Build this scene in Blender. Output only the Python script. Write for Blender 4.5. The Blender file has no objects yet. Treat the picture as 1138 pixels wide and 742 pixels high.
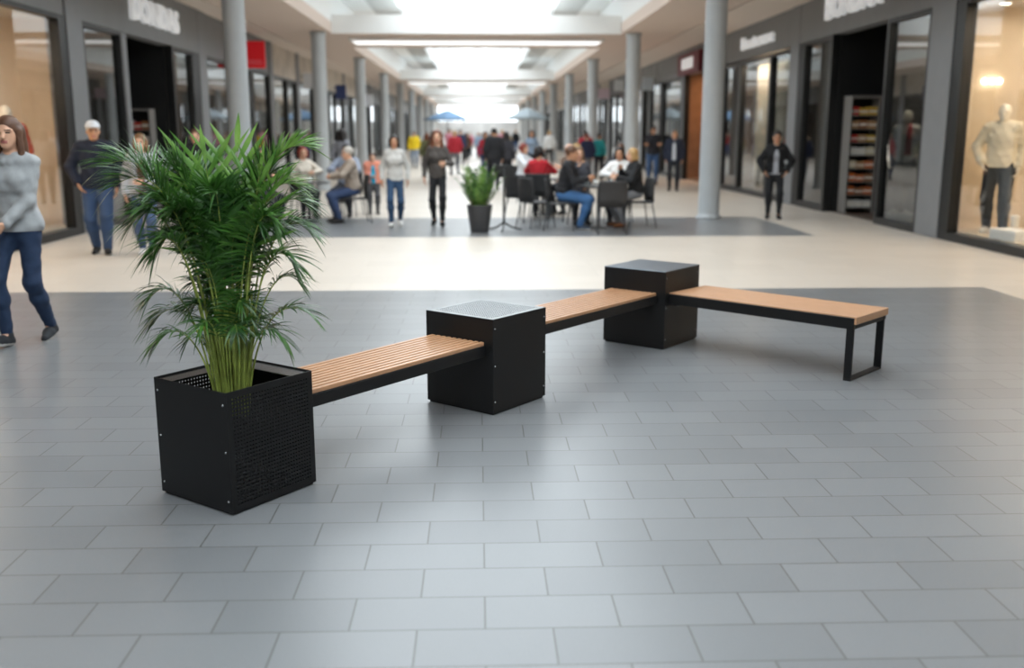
import bpy, math, random
import numpy as np
from mathutils import Vector, Matrix
random.seed(7)
PI = math.pi
SC = bpy.context.scene
COL = SC.collection

# ------------------------------------------------------------------ helpers
def hx(s):
    s = s.lstrip('#')
    r = [int(s[i:i+2], 16)/255 for i in (0, 2, 4)]
    return tuple(c/12.92 if c <= .04045 else ((c+.055)/1.055)**2.4 for c in r)+(1.0,)

MATS = {}
def mat(name, color, rough=.5, metal=0., spec=.5, noise=0., nscale=20., bump=0., emit=None, estr=0., stretch=None):
    if name in MATS:
        return MATS[name]
    m = bpy.data.materials.new(name); m.use_nodes = True
    nt = m.node_tree; b = nt.nodes['Principled BSDF']
    c = hx(color) if isinstance(color, str) else tuple(color)+(1,)*(4-len(color))
    b.inputs['Base Color'].default_value = c
    b.inputs['Roughness'].default_value = rough
    b.inputs['Metallic'].default_value = metal
    b.inputs['Specular IOR Level'].default_value = spec
    tc = nt.nodes.new('ShaderNodeTexCoord')
    n = nt.nodes.new('ShaderNodeTexNoise'); n.inputs['Scale'].default_value = nscale
    n.inputs['Detail'].default_value = 4
    if stretch:
        mp = nt.nodes.new('ShaderNodeMapping'); mp.inputs['Scale'].default_value = stretch
        nt.links.new(tc.outputs['Object'], mp.inputs['Vector']); nt.links.new(mp.outputs['Vector'], n.inputs['Vector'])
    else:
        nt.links.new(tc.outputs['Object'], n.inputs['Vector'])
    if noise:
        r = nt.nodes.new('ShaderNodeValToRGB')
        r.color_ramp.elements[0].position = .3; r.color_ramp.elements[1].position = .7
        r.color_ramp.elements[0].color = tuple(max(0, x*(1-noise)) for x in c[:3])+(1,)
        r.color_ramp.elements[1].color = tuple(min(1, x*(1+noise)) for x in c[:3])+(1,)
        nt.links.new(n.outputs['Fac'], r.inputs['Fac']); nt.links.new(r.outputs['Color'], b.inputs['Base Color'])
    if bump:
        bp = nt.nodes.new('ShaderNodeBump'); bp.inputs['Strength'].default_value = bump; bp.inputs['Distance'].default_value = .003
        nt.links.new(n.outputs['Fac'], bp.inputs['Height']); nt.links.new(bp.outputs['Normal'], b.inputs['Normal'])
    if emit:
        b.inputs['Emission Color'].default_value = hx(emit); b.inputs['Emission Strength'].default_value = estr
    MATS[name] = m
    return m

def glass_mat(name, tint, refl, rough=0.01):
    if name in MATS: return MATS[name]
    m = bpy.data.materials.new(name); m.use_nodes = True; nt = m.node_tree
    nt.nodes.clear()
    o = nt.nodes.new('ShaderNodeOutputMaterial'); mx = nt.nodes.new('ShaderNodeMixShader')
    t = nt.nodes.new('ShaderNodeBsdfTransparent'); g = nt.nodes.new('ShaderNodeBsdfGlossy')
    t.inputs[0].default_value = hx(tint); g.inputs['Roughness'].default_value = rough
    f0 = ((refl-1)/(refl+1))**2*2
    lw = nt.nodes.new('ShaderNodeLayerWeight'); lw.inputs['Blend'].default_value = .5
    pw = nt.nodes.new('ShaderNodeMath'); pw.operation = 'POWER'; pw.inputs[1].default_value = 4.5
    f = nt.nodes.new('ShaderNodeMath'); f.operation = 'MULTIPLY_ADD'; f.inputs[1].default_value = .9-f0; f.inputs[2].default_value = f0
    nt.links.new(lw.outputs['Facing'], pw.inputs[0]); nt.links.new(pw.outputs[0], f.inputs[0])
    nt.links.new(f.outputs[0], mx.inputs[0]); nt.links.new(t.outputs[0], mx.inputs[1]); nt.links.new(g.outputs[0], mx.inputs[2])
    nt.links.new(mx.outputs[0], o.inputs[0])
    MATS[name] = m
    return m

class MB:
    def __init__(s): s.v = []; s.f = []; s.m = []
    def add(s, vs, fs, mi=0):
        o = len(s.v); s.v += [tuple(v) for v in vs]; s.f += [tuple(i+o for i in f) for f in fs]; s.m += [mi]*len(fs)
    def box(s, x0, x1, y0, y1, z0, z1, mi=0, M=None):
        vs = [Vector(p) for p in ((x0,y0,z0),(x1,y0,z0),(x1,y1,z0),(x0,y1,z0),(x0,y0,z1),(x1,y0,z1),(x1,y1,z1),(x0,y1,z1))]
        if M: vs = [M @ v for v in vs]
        s.add(vs, [(0,3,2,1),(4,5,6,7),(0,1,5,4),(1,2,6,5),(2,3,7,6),(3,0,4,7)], mi)
    def bbox(s, x0, x1, y0, y1, z0, z1, b=.003, mi=0, M=None):
        """box with chamfered edges"""
        vs = []; idx = {}
        for i, x in enumerate((x0, x1)):
            for j, y in enumerate((y0, y1)):
                for k, z in enumerate((z0, z1)):
                    sx, sy, sz = (b, -b)[i], (b, -b)[j], (b, -b)[k]
                    for a, p in enumerate(((x, y+sy, z+sz), (x+sx, y, z+sz), (x+sx, y+sy, z))):
                        idx[i,j,k,a] = len(vs); vs.append(Vector(p))
        fs = []
        for i in (0,1): fs.append([idx[i,0,0,0], idx[i,1,0,0], idx[i,1,1,0], idx[i,0,1,0]])
        for j in (0,1): fs.append([idx[0,j,0,1], idx[1,j,0,1], idx[1,j,1,1], idx[0,j,1,1]])
        for k in (0,1): fs.append([idx[0,0,k,2], idx[1,0,k,2], idx[1,1,k,2], idx[0,1,k,2]])
        for j in (0,1):
            for k in (0,1): fs.append([idx[0,j,k,1], idx[1,j,k,1], idx[1,j,k,2], idx[0,j,k,2]])
        for i in (0,1):
            for k in (0,1): fs.append([idx[i,0,k,0], idx[i,1,k,0], idx[i,1,k,2], idx[i,0,k,2]])
        for i in (0,1):
            for j in (0,1): fs.append([idx[i,j,0,0], idx[i,j,1,0], idx[i,j,1,1], idx[i,j,0,1]])
        for i in (0,1):
            for j in (0,1):
                for k in (0,1): fs.append([idx[i,j,k,0], idx[i,j,k,1], idx[i,j,k,2]])
        c = Vector(((x0+x1)/2, (y0+y1)/2, (z0+z1)/2)); out = []
        for f in fs:
            n = (vs[f[1]]-vs[f[0]]).cross(vs[f[2]]-vs[f[0]]); ctr = sum((vs[q] for q in f), Vector())/len(f)
            out.append(tuple(f) if n.dot(ctr-c) > 0 else tuple(reversed(f)))
        if M: vs = [M @ v for v in vs]
        s.add(vs, out, mi)
    def tube(s, pts, rad, n=8, mi=0, caps=True):
        pts = [Vector(p) for p in pts]
        if not isinstance(rad, (list, tuple)): rad = [rad]*len(pts)
        o = len(s.v); ref = None
        for i, p in enumerate(pts):
            t = (pts[min(i+1, len(pts)-1)]-pts[max(i-1, 0)]).normalized()
            if ref is None:
                ref = Vector((0,0,1)) if abs(t.z) < .9 else Vector((1,0,0))
            a = t.cross(ref).normalized(); b = a.cross(t).normalized(); ref = b
            for k in range(n):
                th = 2*PI*k/n; s.v.append(tuple(p+(a*math.cos(th)+b*math.sin(th))*rad[i]))
        for i in range(len(pts)-1):
            for k in range(n):
                q = (k+1) % n
                s.f.append((o+i*n+k, o+i*n+q, o+(i+1)*n+q, o+(i+1)*n+k)); s.m.append(mi)
        if caps:
            s.f.append(tuple(o+k for k in range(n))[::-1]); s.m.append(mi)
            s.f.append(tuple(o+(len(pts)-1)*n+k for k in range(n))); s.m.append(mi)
    def lathe(s, prof, n=24, mi=0, c=(0,0,0)):
        o = len(s.v)
        for r, z in prof:
            for k in range(n):
                th = 2*PI*k/n; s.v.append((c[0]+r*math.cos(th), c[1]+r*math.sin(th), c[2]+z))
        for i in range(len(prof)-1):
            for k in range(n):
                q = (k+1) % n
                s.f.append((o+i*n+k, o+i*n+q, o+(i+1)*n+q, o+(i+1)*n+k)); s.m.append(mi)
        if prof[0][0] > 1e-5: s.f.append(tuple(o+k for k in range(n))[::-1]); s.m.append(mi)
        if prof[-1][0] > 1e-5: s.f.append(tuple(o+(len(prof)-1)*n+k for k in range(n))); s.m.append(mi)
    def build(s, name, mats, parent=None, smooth=False):
        me = bpy.data.meshes.new(name); me.from_pydata(s.v, [], s.f)
        if not isinstance(mats, (list, tuple)): mats = [mats]
        for m in mats: me.materials.append(m)
        if len(mats) > 1: me.polygons.foreach_set('material_index', s.m)
        if smooth: me.polygons.foreach_set('use_smooth', [True]*len(me.polygons))
        me.update(); me.validate()
        o = bpy.data.objects.new(name, me); COL.objects.link(o)
        if parent: o.parent = parent
        return o

def empty(name, loc=(0,0,0), rz=0):
    o = bpy.data.objects.new(name, None); COL.objects.link(o)
    o.location = loc; o.rotation_euler = (0, 0, rz); o.empty_display_size = .1
    return o
def tag(o, label, cat, group=None):
    o['label'] = label; o['category'] = cat
    if group: o['group'] = group
    return o
def struct(o):
    o['kind'] = 'structure'; return o
def kids(o): return [c for c in bpy.data.objects if c.parent == o]
def copy_tree(o, parent=None):
    c = o.copy(); COL.objects.link(c)
    if parent: c.parent = parent; c.matrix_parent_inverse = o.matrix_parent_inverse.copy()
    for ch in list(o.children): copy_tree(ch, c)
    return c
ORD = ['first','second','third','fourth','fifth','sixth','seventh','eighth','ninth','tenth','eleventh','twelfth']

# ------------------------------------------------------------------ camera (eye height 1.58 m, looking slightly down)
F_PX, CAM_H = 1080., 1.58
PITCH = math.atan(224/F_PX); YAW = math.atan(38/math.hypot(F_PX, 224))
cam = bpy.data.objects.new('camera', bpy.data.cameras.new('camera')); COL.objects.link(cam)
cam.location = (0, 0, CAM_H); cam.rotation_euler = (PI/2-PITCH, 0, -YAW)
cam.data.sensor_width = 36; cam.data.lens = 36*F_PX/1138
cam.data.clip_start = .05; cam.data.clip_end = 400
cam.data.dof.use_dof = True; cam.data.dof.focus_distance = 4.9; cam.data.dof.aperture_fstop = 1.3
SC.camera = cam
SC.view_settings.view_transform = 'Standard'; SC.view_settings.look = 'None'
SC.view_settings.gamma = 1; SC.view_settings.use_curve_mapping = False
SC.view_settings.exposure = 0.08

# ------------------------------------------------------------------ daylight: an even bright sky above the skylights
w = bpy.data.worlds.new('sky'); SC.world = w; w.use_nodes = True
w.node_tree.nodes['Background'].inputs[0].default_value = (.97, .985, 1, 1)
w.node_tree.nodes['Background'].inputs[1].default_value = 4.8

# ------------------------------------------------------------------ materials of the building
def tile_mat(name, c1, c2, mortar, bw, bh, msize, off, rough, spec=.5):
    m = bpy.data.materials.new(name); m.use_nodes = True; nt = m.node_tree; b = nt.nodes['Principled BSDF']
    tc = nt.nodes.new('ShaderNodeTexCoord'); mp = nt.nodes.new('ShaderNodeMapping')
    mp.inputs['Location'].default_value = off
    br = nt.nodes.new('ShaderNodeTexBrick'); br.offset = .5; br.squash = 1
    br.inputs['Scale'].default_value = 1; br.inputs['Brick Width'].default_value = bw; br.inputs['Row Height'].default_value = bh
    br.inputs['Mortar Size'].default_value = msize; br.inputs['Mortar Smooth'].default_value = .1; br.inputs['Bias'].default_value = -.25
    br.inputs['Color1'].default_value = hx(c1); br.inputs['Color2'].default_value = hx(c2); br.inputs['Mortar'].default_value = hx(mortar)
    nt.links.new(tc.outputs['Object'], mp.inputs['Vector']); nt.links.new(mp.outputs['Vector'], br.inputs['Vector'])
    n = nt.nodes.new('ShaderNodeTexNoise'); n.inputs['Scale'].default_value = 240; n.inputs['Detail'].default_value = 3
    nt.links.new(tc.outputs['Object'], n.inputs['Vector'])
    mr = nt.nodes.new('ShaderNodeMapRange'); mr.inputs['From Min'].default_value = .3; mr.inputs['From Max'].default_value = .7
    mr.inputs['To Min'].default_value = .9; mr.inputs['To Max'].default_value = 1.1
    nt.links.new(n.outputs['Fac'], mr.inputs['Value'])
    mx = nt.nodes.new('ShaderNodeMix'); mx.data_type = 'RGBA'; mx.blend_type = 'MULTIPLY'; mx.inputs['Factor'].default_value = 1
    nt.links.new(br.outputs['Color'], mx.inputs['A']); nt.links.new(mr.outputs['Result'], mx.inputs['B'])
    nt.links.new(mx.outputs['Result'], b.inputs['Base Color'])
    b.inputs['Roughness'].default_value = rough; b.inputs['Specular IOR Level'].default_value = spec
    bp = nt.nodes.new('ShaderNodeBump'); bp.inputs['Strength'].default_value = .25; bp.inputs['Distance'].default_value = .002; bp.invert = True
    nt.links.new(br.outputs['Fac'], bp.inputs['Height']); nt.links.new(bp.outputs['Normal'], b.inputs['Normal'])
    return m
M_DARKTILE = tile_mat('grey stone tiles', '#7c7e80', '#727476', '#5c5c5a', .442, .2245, .0035, (.208, -3.349+.2245*20, 0), .3)
M_LIGHTTILE = tile_mat('cream stone tiles', '#cfc5b9', '#c8beb2', '#b9afa3', .9, .45, .003, (0, 0, 0), .38)
M_SOFFIT = mat('taupe ceiling paint', '#d8c6b9', .8)
M_SOFFIT2 = mat('pale taupe bulkhead', '#e0d2c6', .8)
M_WHITE = mat('white plaster', '#f0f0ee', .8)
M_GROOVE = mat('dark groove', '#3a3632', .8)
M_RIB = mat('grey roof steel', '#b9b9b6', .6)
M_FASCIA = mat('grey shop fascia', '#7d7e7f', .55, noise=.04, nscale=3)
M_PILLAR = mat('grey pillar cladding', '#7b7c7e', .5, noise=.04, nscale=4)
M_BLACKFR = mat('black frame', '#141414', .4)
M_BLACKROOM = mat('black shop wall', '#0b0b0b', .8)
M_CLEAR = glass_mat('clear shop glass', '#f6f6f4', 1.3)
M_GLASS = glass_mat('shop glass', '#f2f4f4', 1.55)
M_DGLASS = glass_mat('dim shop glass', '#b9bec0', 1.75)
M_ROOFGLASS = glass_mat('roof glass', '#f4f8fa', 1.2)
M_COLUMN = mat('brushed grey column', '#b4b8ba', .42, metal=.0, noise=.04, nscale=3)
M_LAMP = mat('lamp glow', '#ffffff', .5, emit='#fff1dc', estr=14)

XL, XR = -6.3, 7.0
Y0, Y1 = -12.0, 104.0
ZC = 4.25
HL, HR = 3.32, 3.46        # heads of the shop openings, left and right
wn = [0]; tn = [0]
def window_name(): wn[0] += 1; return f'window_{wn[0]}'
def trim_name(): tn[0] += 1; return f'trim_{tn[0]}'

# floor: cream stone with two fields of grey tiles
fl = MB()
E1 = 5.26
ys = [Y0-.5, Y0+.5, 9.85, 15.0, 18.43, Y1+.5]
for i in range(5):
    a, b = ys[i], ys[i+1]
    dark = i in (1, 3)
    for x0, x1, md in ((XL-8, -E1, 1), (-E1, E1, 0 if dark else 1), (E1, XR+8, 1)):
        fl.add([(x0,a,0),(x1,a,0),(x1,b,0),(x0,b,0)], [(0,1,2,3)], md)
struct(fl.build('floor', [M_DARKTILE, M_LIGHTTILE]))

# ceiling soffits
c = MB()
for s in (-1, 1):
    a, b = sorted((s*4.0, s*5.62)); c.box(a, b, Y0, Y1, ZC, ZC+.3)
for (ya, yb) in ((28, 32.7), (52, 56), (74, 78), (94, 96)):
    c.box(-4.0, 4.0, ya+.06, yb, ZC, ZC+.12)
struct(c.build('ceiling', M_SOFFIT))
t = MB()
t.box(5.74, XR+.3, Y0, Y1, ZC+.02, ZC+.3); t.box(XL-.3, -5.74, Y0, Y1, ZC+.02, ZC+.3)
struct(t.build(trim_name(), M_SOFFIT2))
t = MB()
t.box(5.60, 5.76, Y0, Y1, ZC+.1, ZC+.28); t.box(-5.76, -5.60, Y0, Y1, ZC+.1, ZC+.28)
struct(t.build(trim_name(), M_GROOVE))
# skylight well
t = MB()
for s in (-1, 1):
    a, b = sorted((s*4.0, s*4.2)); t.box(a, b, Y0, Y1, ZC+.3, 5.4)
    a, b = sorted((s*3.3, s*4.2)); t.box(a, b, Y0, Y1, 5.4, 5.55)
t.box(-4, 4, Y0-.2, Y0, ZC, 6.6)
for (ya, yb) in ((28, 32.7), (52, 56), (74, 78), (94, 96)):
    t.box(-4.0, 4.0, ya, ya+.06, ZC, ZC+.5); t.box(-4.0, 4.0, ya+.06, yb, ZC+.12, ZC+.5)
struct(t.build(trim_name(), M_WHITE))
t = MB()
for s in (-1, 1):
    a, b = sorted((s*2.45, s*3.3)); t.box(a, b, Y0, Y1, 5.38, 5.56)
struct(t.build(trim_name(), M_RIB))
# skylight glazing, one gabled lantern per opening
for (ya, yb) in ((Y0, 30), (30, 54), (54, 76), (76, Y1)):
    fr = MB()
    n = max(2, int((yb-ya)/2.1))
    for k in range(n+1):
        y = ya+(yb-ya)*k/n
        for s in (-1, 1):
            fr.tube([(s*2.5, y, 5.5), (0, y, 6.35)], .035, 4)
    fr.tube([(0, ya, 6.35), (0, yb, 6.35)], .05, 4)
    for s in (-1, 1): fr.tube([(s*1.25, ya, 5.93), (s*1.25, yb, 5.93)], .03, 4)
    wo = struct(fr.build(window_name(), M_WHITE))
    pn = MB()
    for s in (-1, 1):
        pn.add([(s*2.5,ya,5.52),(s*2.5,yb,5.52),(0,yb,6.37),(0,ya,6.37),(s*2.5,ya,5.535),(s*2.5,yb,5.535),(0,yb,6.385),(0,ya,6.385)],
               [(0,1,2,3),(7,6,5,4),(0,4,5,1),(2,6,7,3),(1,5,6,2),(3,7,4,0)])
    pn.build('pane', M_ROOFGLASS, wo)
    po = bpy.data.lights.new('skylight_portal', 'AREA'); po.shape = 'RECTANGLE'; po.size = 5.0; po.size_y = yb-ya
    po.cycles.is_portal = True
    l = bpy.data.objects.new('skylight_portal', po); COL.objects.link(l); l.location = (0, (ya+yb)/2, 5.45)
# linear lamps set in the cross slabs
for k, ya in enumerate((29.2, 53, 75, 95)):
    t = MB(); t.bbox(-3.7, 3.7, ya, ya+1.3, ZC-.09, ZC, .02); t.bbox(-3.6, 3.6, ya+.1, ya+1.2, ZC-.1, ZC-.088, .004, 1)
    o = t.build('ceiling_light', [M_WHITE, mat('linear lamp', '#ffffff', .6, emit='#ffffff', estr=1.1)])
    tag(o, 'long white light panel under the %s ceiling bridge from the front' % ORD[k], 'ceiling light')

# end walls and the bright far glazing
t = MB(); t.box(XL-.5, XR+.5, Y0-.3, Y0, 0, 4.6); struct(t.build('wall_front', M_WHITE))
t = MB()
t.box(XL-.5, -4.2, Y1, Y1+.3, 0, 4.6); t.box(4.2, XR+.5, Y1, Y1+.3, 0, 4.6); t.box(-4.2, 4.2, Y1, Y1+.3, 6.2, 6.8)
struct(t.build('wall_back', M_WHITE))
t = MB(); t.box(-4.2, 4.2, Y1, Y1+.3, 0, 2.6); struct(t.build('wall_back', mat('pale end wall', '#d4d3d2', .8, noise=.3, nscale=.6)))
fr = MB()
for k in range(7): x = -4.2+8.4*k/6; fr.box(x-.06, x+.06, Y1+.05, Y1+.2, 2.6, 6.2)
for z in (2.65, 4.3, 6.1): fr.box(-4.2, 4.2, Y1+.06, Y1+.19, z-.05, z+.05)
wo = struct(fr.build(window_name(), M_RIB))
pn = MB(); pn.box(-4.2, 4.2, Y1+.11, Y1+.14, 2.6, 6.2); pn.build('pane', M_ROOFGLASS, wo)

# ------------------------------------------------------------------ columns
k = 0
for side, sx, nm in ((1, 4.32, 'right'), (-1, -4.32, 'left')):
    for i in range(9):
        y = 18.2+i*9.6 if side > 0 else 18.2+i*9.45
        m = MB(); m.lathe([(.235,0),(.235,.04),(.2,.06),(.195,.1),(.195,ZC-.08),(.22,ZC-.06),(.22,ZC)], 32)
        o = m.build('column', M_COLUMN, smooth=False); o.location = (sx, y, 0)
        for p in o.data.polygons: p.use_smooth = len(p.vertices) == 4
        tag(o, f'round grey column, {ORD[i]} from the front in the {nm} row', 'column', f'round columns of the {nm} row')

# ------------------------------------------------------------------ shop fronts
SIDE = {1: ('right', XR, HR), -1: ('left', XL, HL)}
def sb(mb, side, d0, d1, y0, y1, z0, z1, mi=0, bev=0):
    """box at depth d0..d1 behind the shop line"""
    X = SIDE[side][1]; a, b = sorted((X+side*d0, X+side*d1))
    if bev: mb.bbox(a, b, y0, y1, z0, z1, bev, mi)
    else: mb.box(a, b, y0, y1, z0, z1, mi)
def fascia(side, y0, y1, m=M_FASCIA, proud=.0):
    h = SIDE[side][2]
    t = MB(); sb(t, side, -proud, .25, y0, y1, h, ZC+.2)
    return struct(t.build(trim_name(), m))
def pillar(side, y0, y1, m=M_PILLAR, proud=.04, top=None):
    t = MB(); sb(t, side, -proud, .3, y0, y1, 0, top or ZC+.1, 0, .01)
    return struct(t.build(trim_name(), m))
def shopwin(side, y0, y1, fw=.09, fm=M_BLACKFR, gm=M_GLASS, mull=(), z0=.0, sill=.12, ztop=None, wood=None):
    h = ztop or SIDE[side][2]
    t = MB()
    sb(t, side, -.02, .14, y0, y0+fw, z0, h); sb(t, side, -.02, .14, y1-fw, y1, z0, h)
    sb(t, side, -.02, .14, y0+fw, y1-fw, z0, z0+sill); sb(t, side, -.02, .14, y0+fw, y1-fw, h-.07, h)
    for q in mull: sb(t, side, 0, .12, q-.03, q+.03, z0+sill, h-.07)
    o = struct(t.build(window_name(), fm))
    p = MB(); sb(p, side, .055, .067, y0+fw*.5, y1-fw*.5, z0+sill*.5, h-.03)
    p.build('pane', gm, o)
    return o
def room(side, y0, y1, depth, wm, fm=None, cm=None, h=3.75, fz=.05):
    nm = SIDE[side][0]
    t = MB()
    sb(t, side, depth, depth+.1, y0, y1, 0, h+.1); sb(t, side, .15, depth, y0, y0+.06, 0, h+.1); sb(t, side, .15, depth, y1-.06, y1, 0, h+.1)
    struct(t.build('wall_'+nm, wm))
    t = MB(); sb(t, side, .15, depth, y0, y1, 0, fz); struct(t.build(trim_name(), fm or wm))
    t = MB(); sb(t, side, .25, depth, y0, y1, h, h+.1); struct(t.build(trim_name(), cm or wm))
def lamp(side, d, y, z, power, col, sz=(1.2, 2), name='shop_or_fill_light'):
    X = SIDE[side][1]
    li = bpy.data.lights.new(name, 'AREA'); li.energy = power; li.color = col; li.shape = 'RECTANGLE'; li.size, li.size_y = sz
    o = bpy.data.objects.new(name, li); COL.objects.link(o); o.location = (X+side*d, y, z)
    return o
def spot_fixture(side, d, y, z, label, r=.07, grp=None):
    t = MB(); t.lathe([(r*1.25,0),(r*1.25,-.03),(r,-.035),(r,-.01)], 20); t.lathe([(r*.98,-.012),(0.0,-.012)], 20, 1)
    o = t.build('spotlight', [M_WHITE, M_LAMP]); o.location = (SIDE[side][1]+side*d, y, z)
    return tag(o, label, 'spotlight', grp)

WARM = (1, .85, .68)
M_BEIGE = mat('warm beige display wall', '#e0cdb2', .8, noise=.04, nscale=2)
M_BEIGE2 = mat('pale peach display wall', '#e2cdb4', .8, noise=.04, nscale=2)
M_CREAMCEIL = mat('cream display ceiling', '#ddd4c8', .8)
M_CREAMFLOOR = mat('cream display floor', '#d8c3a4', .6)
M_DARKSHOP = mat('dim shop wall', '#4d4a48', .8, noise=.25, nscale=2)
M_BROWNSHOP = mat('brown shop wall', '#7b6450', .8, noise=.3, nscale=1.5)
M_GREYSHOP = mat('grey shop wall', '#8c8d8d', .8, noise=.25, nscale=1.5)
M_PALESHOP = mat('pale shop wall', '#c9bfb2', .8, noise=.2, nscale=1.5)
M_ORANGEWALL = mat('terracotta shop wall', '#84644d', .7, noise=.15, nscale=3)

# --- right side ------------------------------------------------------------
# big lit display nearest on the right
shopwin(1, 5.0, 14.57, fw=.3, mull=())
room(1, 4.9, 14.9, 1.9, M_BEIGE, M_CREAMFLOOR, M_CREAMCEIL, h=3.4, fz=.14)
fascia(1, 4.8, 14.57, M_FASCIA)
lamp(1, 1.0, 11.3, 3.34, 150, WARM, (1.2, 5.5))
pillar(1, Y0, 5.0, M_PILLAR, .04)
pillar(1, 14.57, 15.33)
for i, (d, y) in enumerate(((.5, 14.2), (.95, 14.3))):
    spot_fixture(1, d, y, 3.4, f'round ceiling spot of the bright right display, {ORD[i]} from the grey pillar')
# three small picture lamps on the back wall
for i in range(3):
    t = MB(); t.lathe([(.036,-.02),(.04,0),(.034,.02),(0,.03)], 16)
    o = t.build('wall_lamp', M_LAMP); o.location = (XR+.62+.11*i, 14.81, 2.33); o.rotation_euler = (PI/2, 0, 0)
    tag(o, f'small round glowing wall lamp above the cream jumper display, {["left","middle","right"][i]} of three', 'wall lamp', 'three lamps in the right display')
# clothes shop with black doorway
fascia(1, 15.33, 21.95, M_FASCIA, .03)
shopwin(1, 15.33, 17.02, fw=.1, gm=M_DGLASS)
shopwin(1, 19.62, 21.35, fw=.1, gm=M_DGLASS)
pillar(1, 21.3, 21.62, M_BLACKFR, .02, HR); pillar(1, 21.62, 22.2)
room(1, 15.33, 17.0, 2.6, M_DARKSHOP, M_GREYSHOP, M_DARKSHOP)
room(1, 19.64, 21.7, 2.4, M_DARKSHOP, M_GREYSHOP, M_DARKSHOP)
room(1, 17.0, 19.64, 2.9, M_BLACKROOM, mat('dark timber floor', '#4a3a30', .5), M_BLACKROOM, fz=.015)
lamp(1, .9, 16.2, 3.6, 80, WARM, (.6, .8)); lamp(1, .9, 20.5, 3.6, 18, WARM, (.6, .8))
spot_fixture(1, .45, 17.45, 3.46, 'small warm spot in the top corner of the right black doorway', .05)
# curtain shop
fascia(1, 22.2, 29.9, M_FASCIA)
shopwin(1, 22.2, 23.75, fw=.08, gm=M_DGLASS, ztop=3.4); shopwin(1, 23.75, 26.45, fw=.07, gm=M_CLEAR, ztop=3.4); shopwin(1, 26.45, 29.9, fw=.08, gm=M_DGLASS, mull=(28.2,), ztop=3.4)
room(1, 22.2, 29.9, 3.2, M_BROWNSHOP, M_GREYSHOP, M_GREYSHOP)
lamp(1, .25, 25.1, 3.36, 25, WARM, (.16, 2.4)); lamp(1, 1.2, 25.5, 3.6, 110, WARM, (1.2, 4))  # first, narrow area light is an added fill for the curtain fronts
# curtains, a gathered sheet
def curtain(side, d, y0, y1, z0, z1, m, name='curtain'):
    n = 60; vs = []; fs = []
    X = SIDE[side][1]+side*d
    for i in range(n+1):
        y = y0+(y1-y0)*i/n; off = .05*math.sin(i*1.35)+.015*math.sin(i*3.1)
        for th in (0, .012):
            vs += [(X+off+th*side, y, z0), (X+off+th*side, y, z1)]
    for i in range(n):
        a = 4*i; b = a+4
        fs += [(a, b, b+1, a+1), (a+2, a+3, b+3, b+2), (a, a+2, b+2, b), (a+1, b+1, b+3, a+3)]
    mb = MB(); mb.add(vs, fs); return mb.build(name, m, smooth=True)
M_CURT = mat('cream curtain cloth', '#e4d9c4', .9)
tag(curtain(1, .45, 23.9, 25.0, .15, 3.3, M_CURT), 'cream curtain hung in the right shop window, nearer half', 'curtain')
tag(curtain(1, .45, 25.15, 26.3, .15, 3.3, M_CURT), 'cream curtain hung in the right shop window, farther half', 'curtain')
pillar(1, 29.9, 30.4)
# shop with terracotta glow under the red sign
room(1, 30.4, 33.5, 3.0, M_ORANGEWALL, M_BROWNSHOP, M_BROWNSHOP)
fascia(1, 30.4, 38, M_FASCIA)
lamp(1, 1.2, 32, 3.5, 60, (1, .6, .3), (1, 2))
pillar(1, 33.5, 34.0, M_BLACKFR, .03, HR)
shopwin(1, 34.0, 37.6, fw=.1, gm=M_DGLASS); room(1, 34, 37.8, 2.4, M_GREYSHOP)
lamp(1, 1, 35.8, 3.5, 60, (1, .9, .75), (.8, 2))
t = MB(); t.lathe([(.0,0),(.16,.03),(.22,.14),(.2,.24),(.1,.3),(0,.32)], 20)
o = t.build('globe_lamp', mat('orange lamp glow', '#ffb060', .5, emit='#ff8a30', estr=4)); o.location = (XR+1.3, 33.0, 2.0)
tag(o, 'glowing orange lamp inside the shop under the dark red sign', 'lamp')
c = MB(); c.tube([(0,0,.3),(0,0,1.45)], .012, 6); o2 = c.build('cord', M_BLACKFR, o)

# --- left side -------------------------------------------------------------
shopwin(-1, 5.0, 15.72, fw=.27)
room(-1, 4.9, 15.95, 1.8, M_BEIGE2, M_CREAMFLOOR, M_CREAMCEIL, h=3.3, fz=.14)
fascia(-1, 4.8, 15.72)
lamp(-1, 1.0, 11.3, 3.24, 150, WARM, (1.2, 5.0))
pillar(-1, Y0, 5.0)
pillar(-1, 15.72, 16.32)
spot_fixture(-1, .5, 14.3, 3.3, 'round ceiling spot of the bright left display', .09)
fascia(-1, 16.32, 22.95, M_FASCIA, .03)
shopwin(-1, 16.32, 18.12, fw=.1, gm=M_DGLASS); shopwin(-1, 20.98, 22.5, fw=.08, gm=M_DGLASS)
pillar(-1, 18.12, 18.4, M_PILLAR, .0, HL)
room(-1, 16.32, 18.3, 2.6, M_DARKSHOP, M_GREYSHOP, M_DARKSHOP)
room(-1, 18.3, 21.0, 2.9, M_BLACKROOM, mat('dark timber floor', '#4a3a30'), M_BLACKROOM, fz=.015)
room(-1, 21.0, 22.7, 2.4, M_BROWNSHOP, M_GREYSHOP, M_GREYSHOP)
lamp(-1, .9, 17.3, 3.6, 20, WARM, (.6, .8)); lamp(-1, .9, 21.8, 3.6, 40, WARM, (.6, .8))
spot_fixture(-1, .4, 18.75, 3.32, 'small warm spot in the top corner of the left black doorway', .05)
pillar(-1, 22.5, 22.95, M_BLACKFR, .02, HL); pillar(-1, 22.95, 23.55)
fascia(-1, 23.55, 31, M_FASCIA)
shopwin(-1, 23.55, 25.9, fw=.08, gm=M_DGLASS); shopwin(-1, 25.9, 28.1, fw=.08, gm=M_DGLASS); shopwin(-1, 28.1, 30.6, fw=.08, gm=M_DGLASS)
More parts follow.
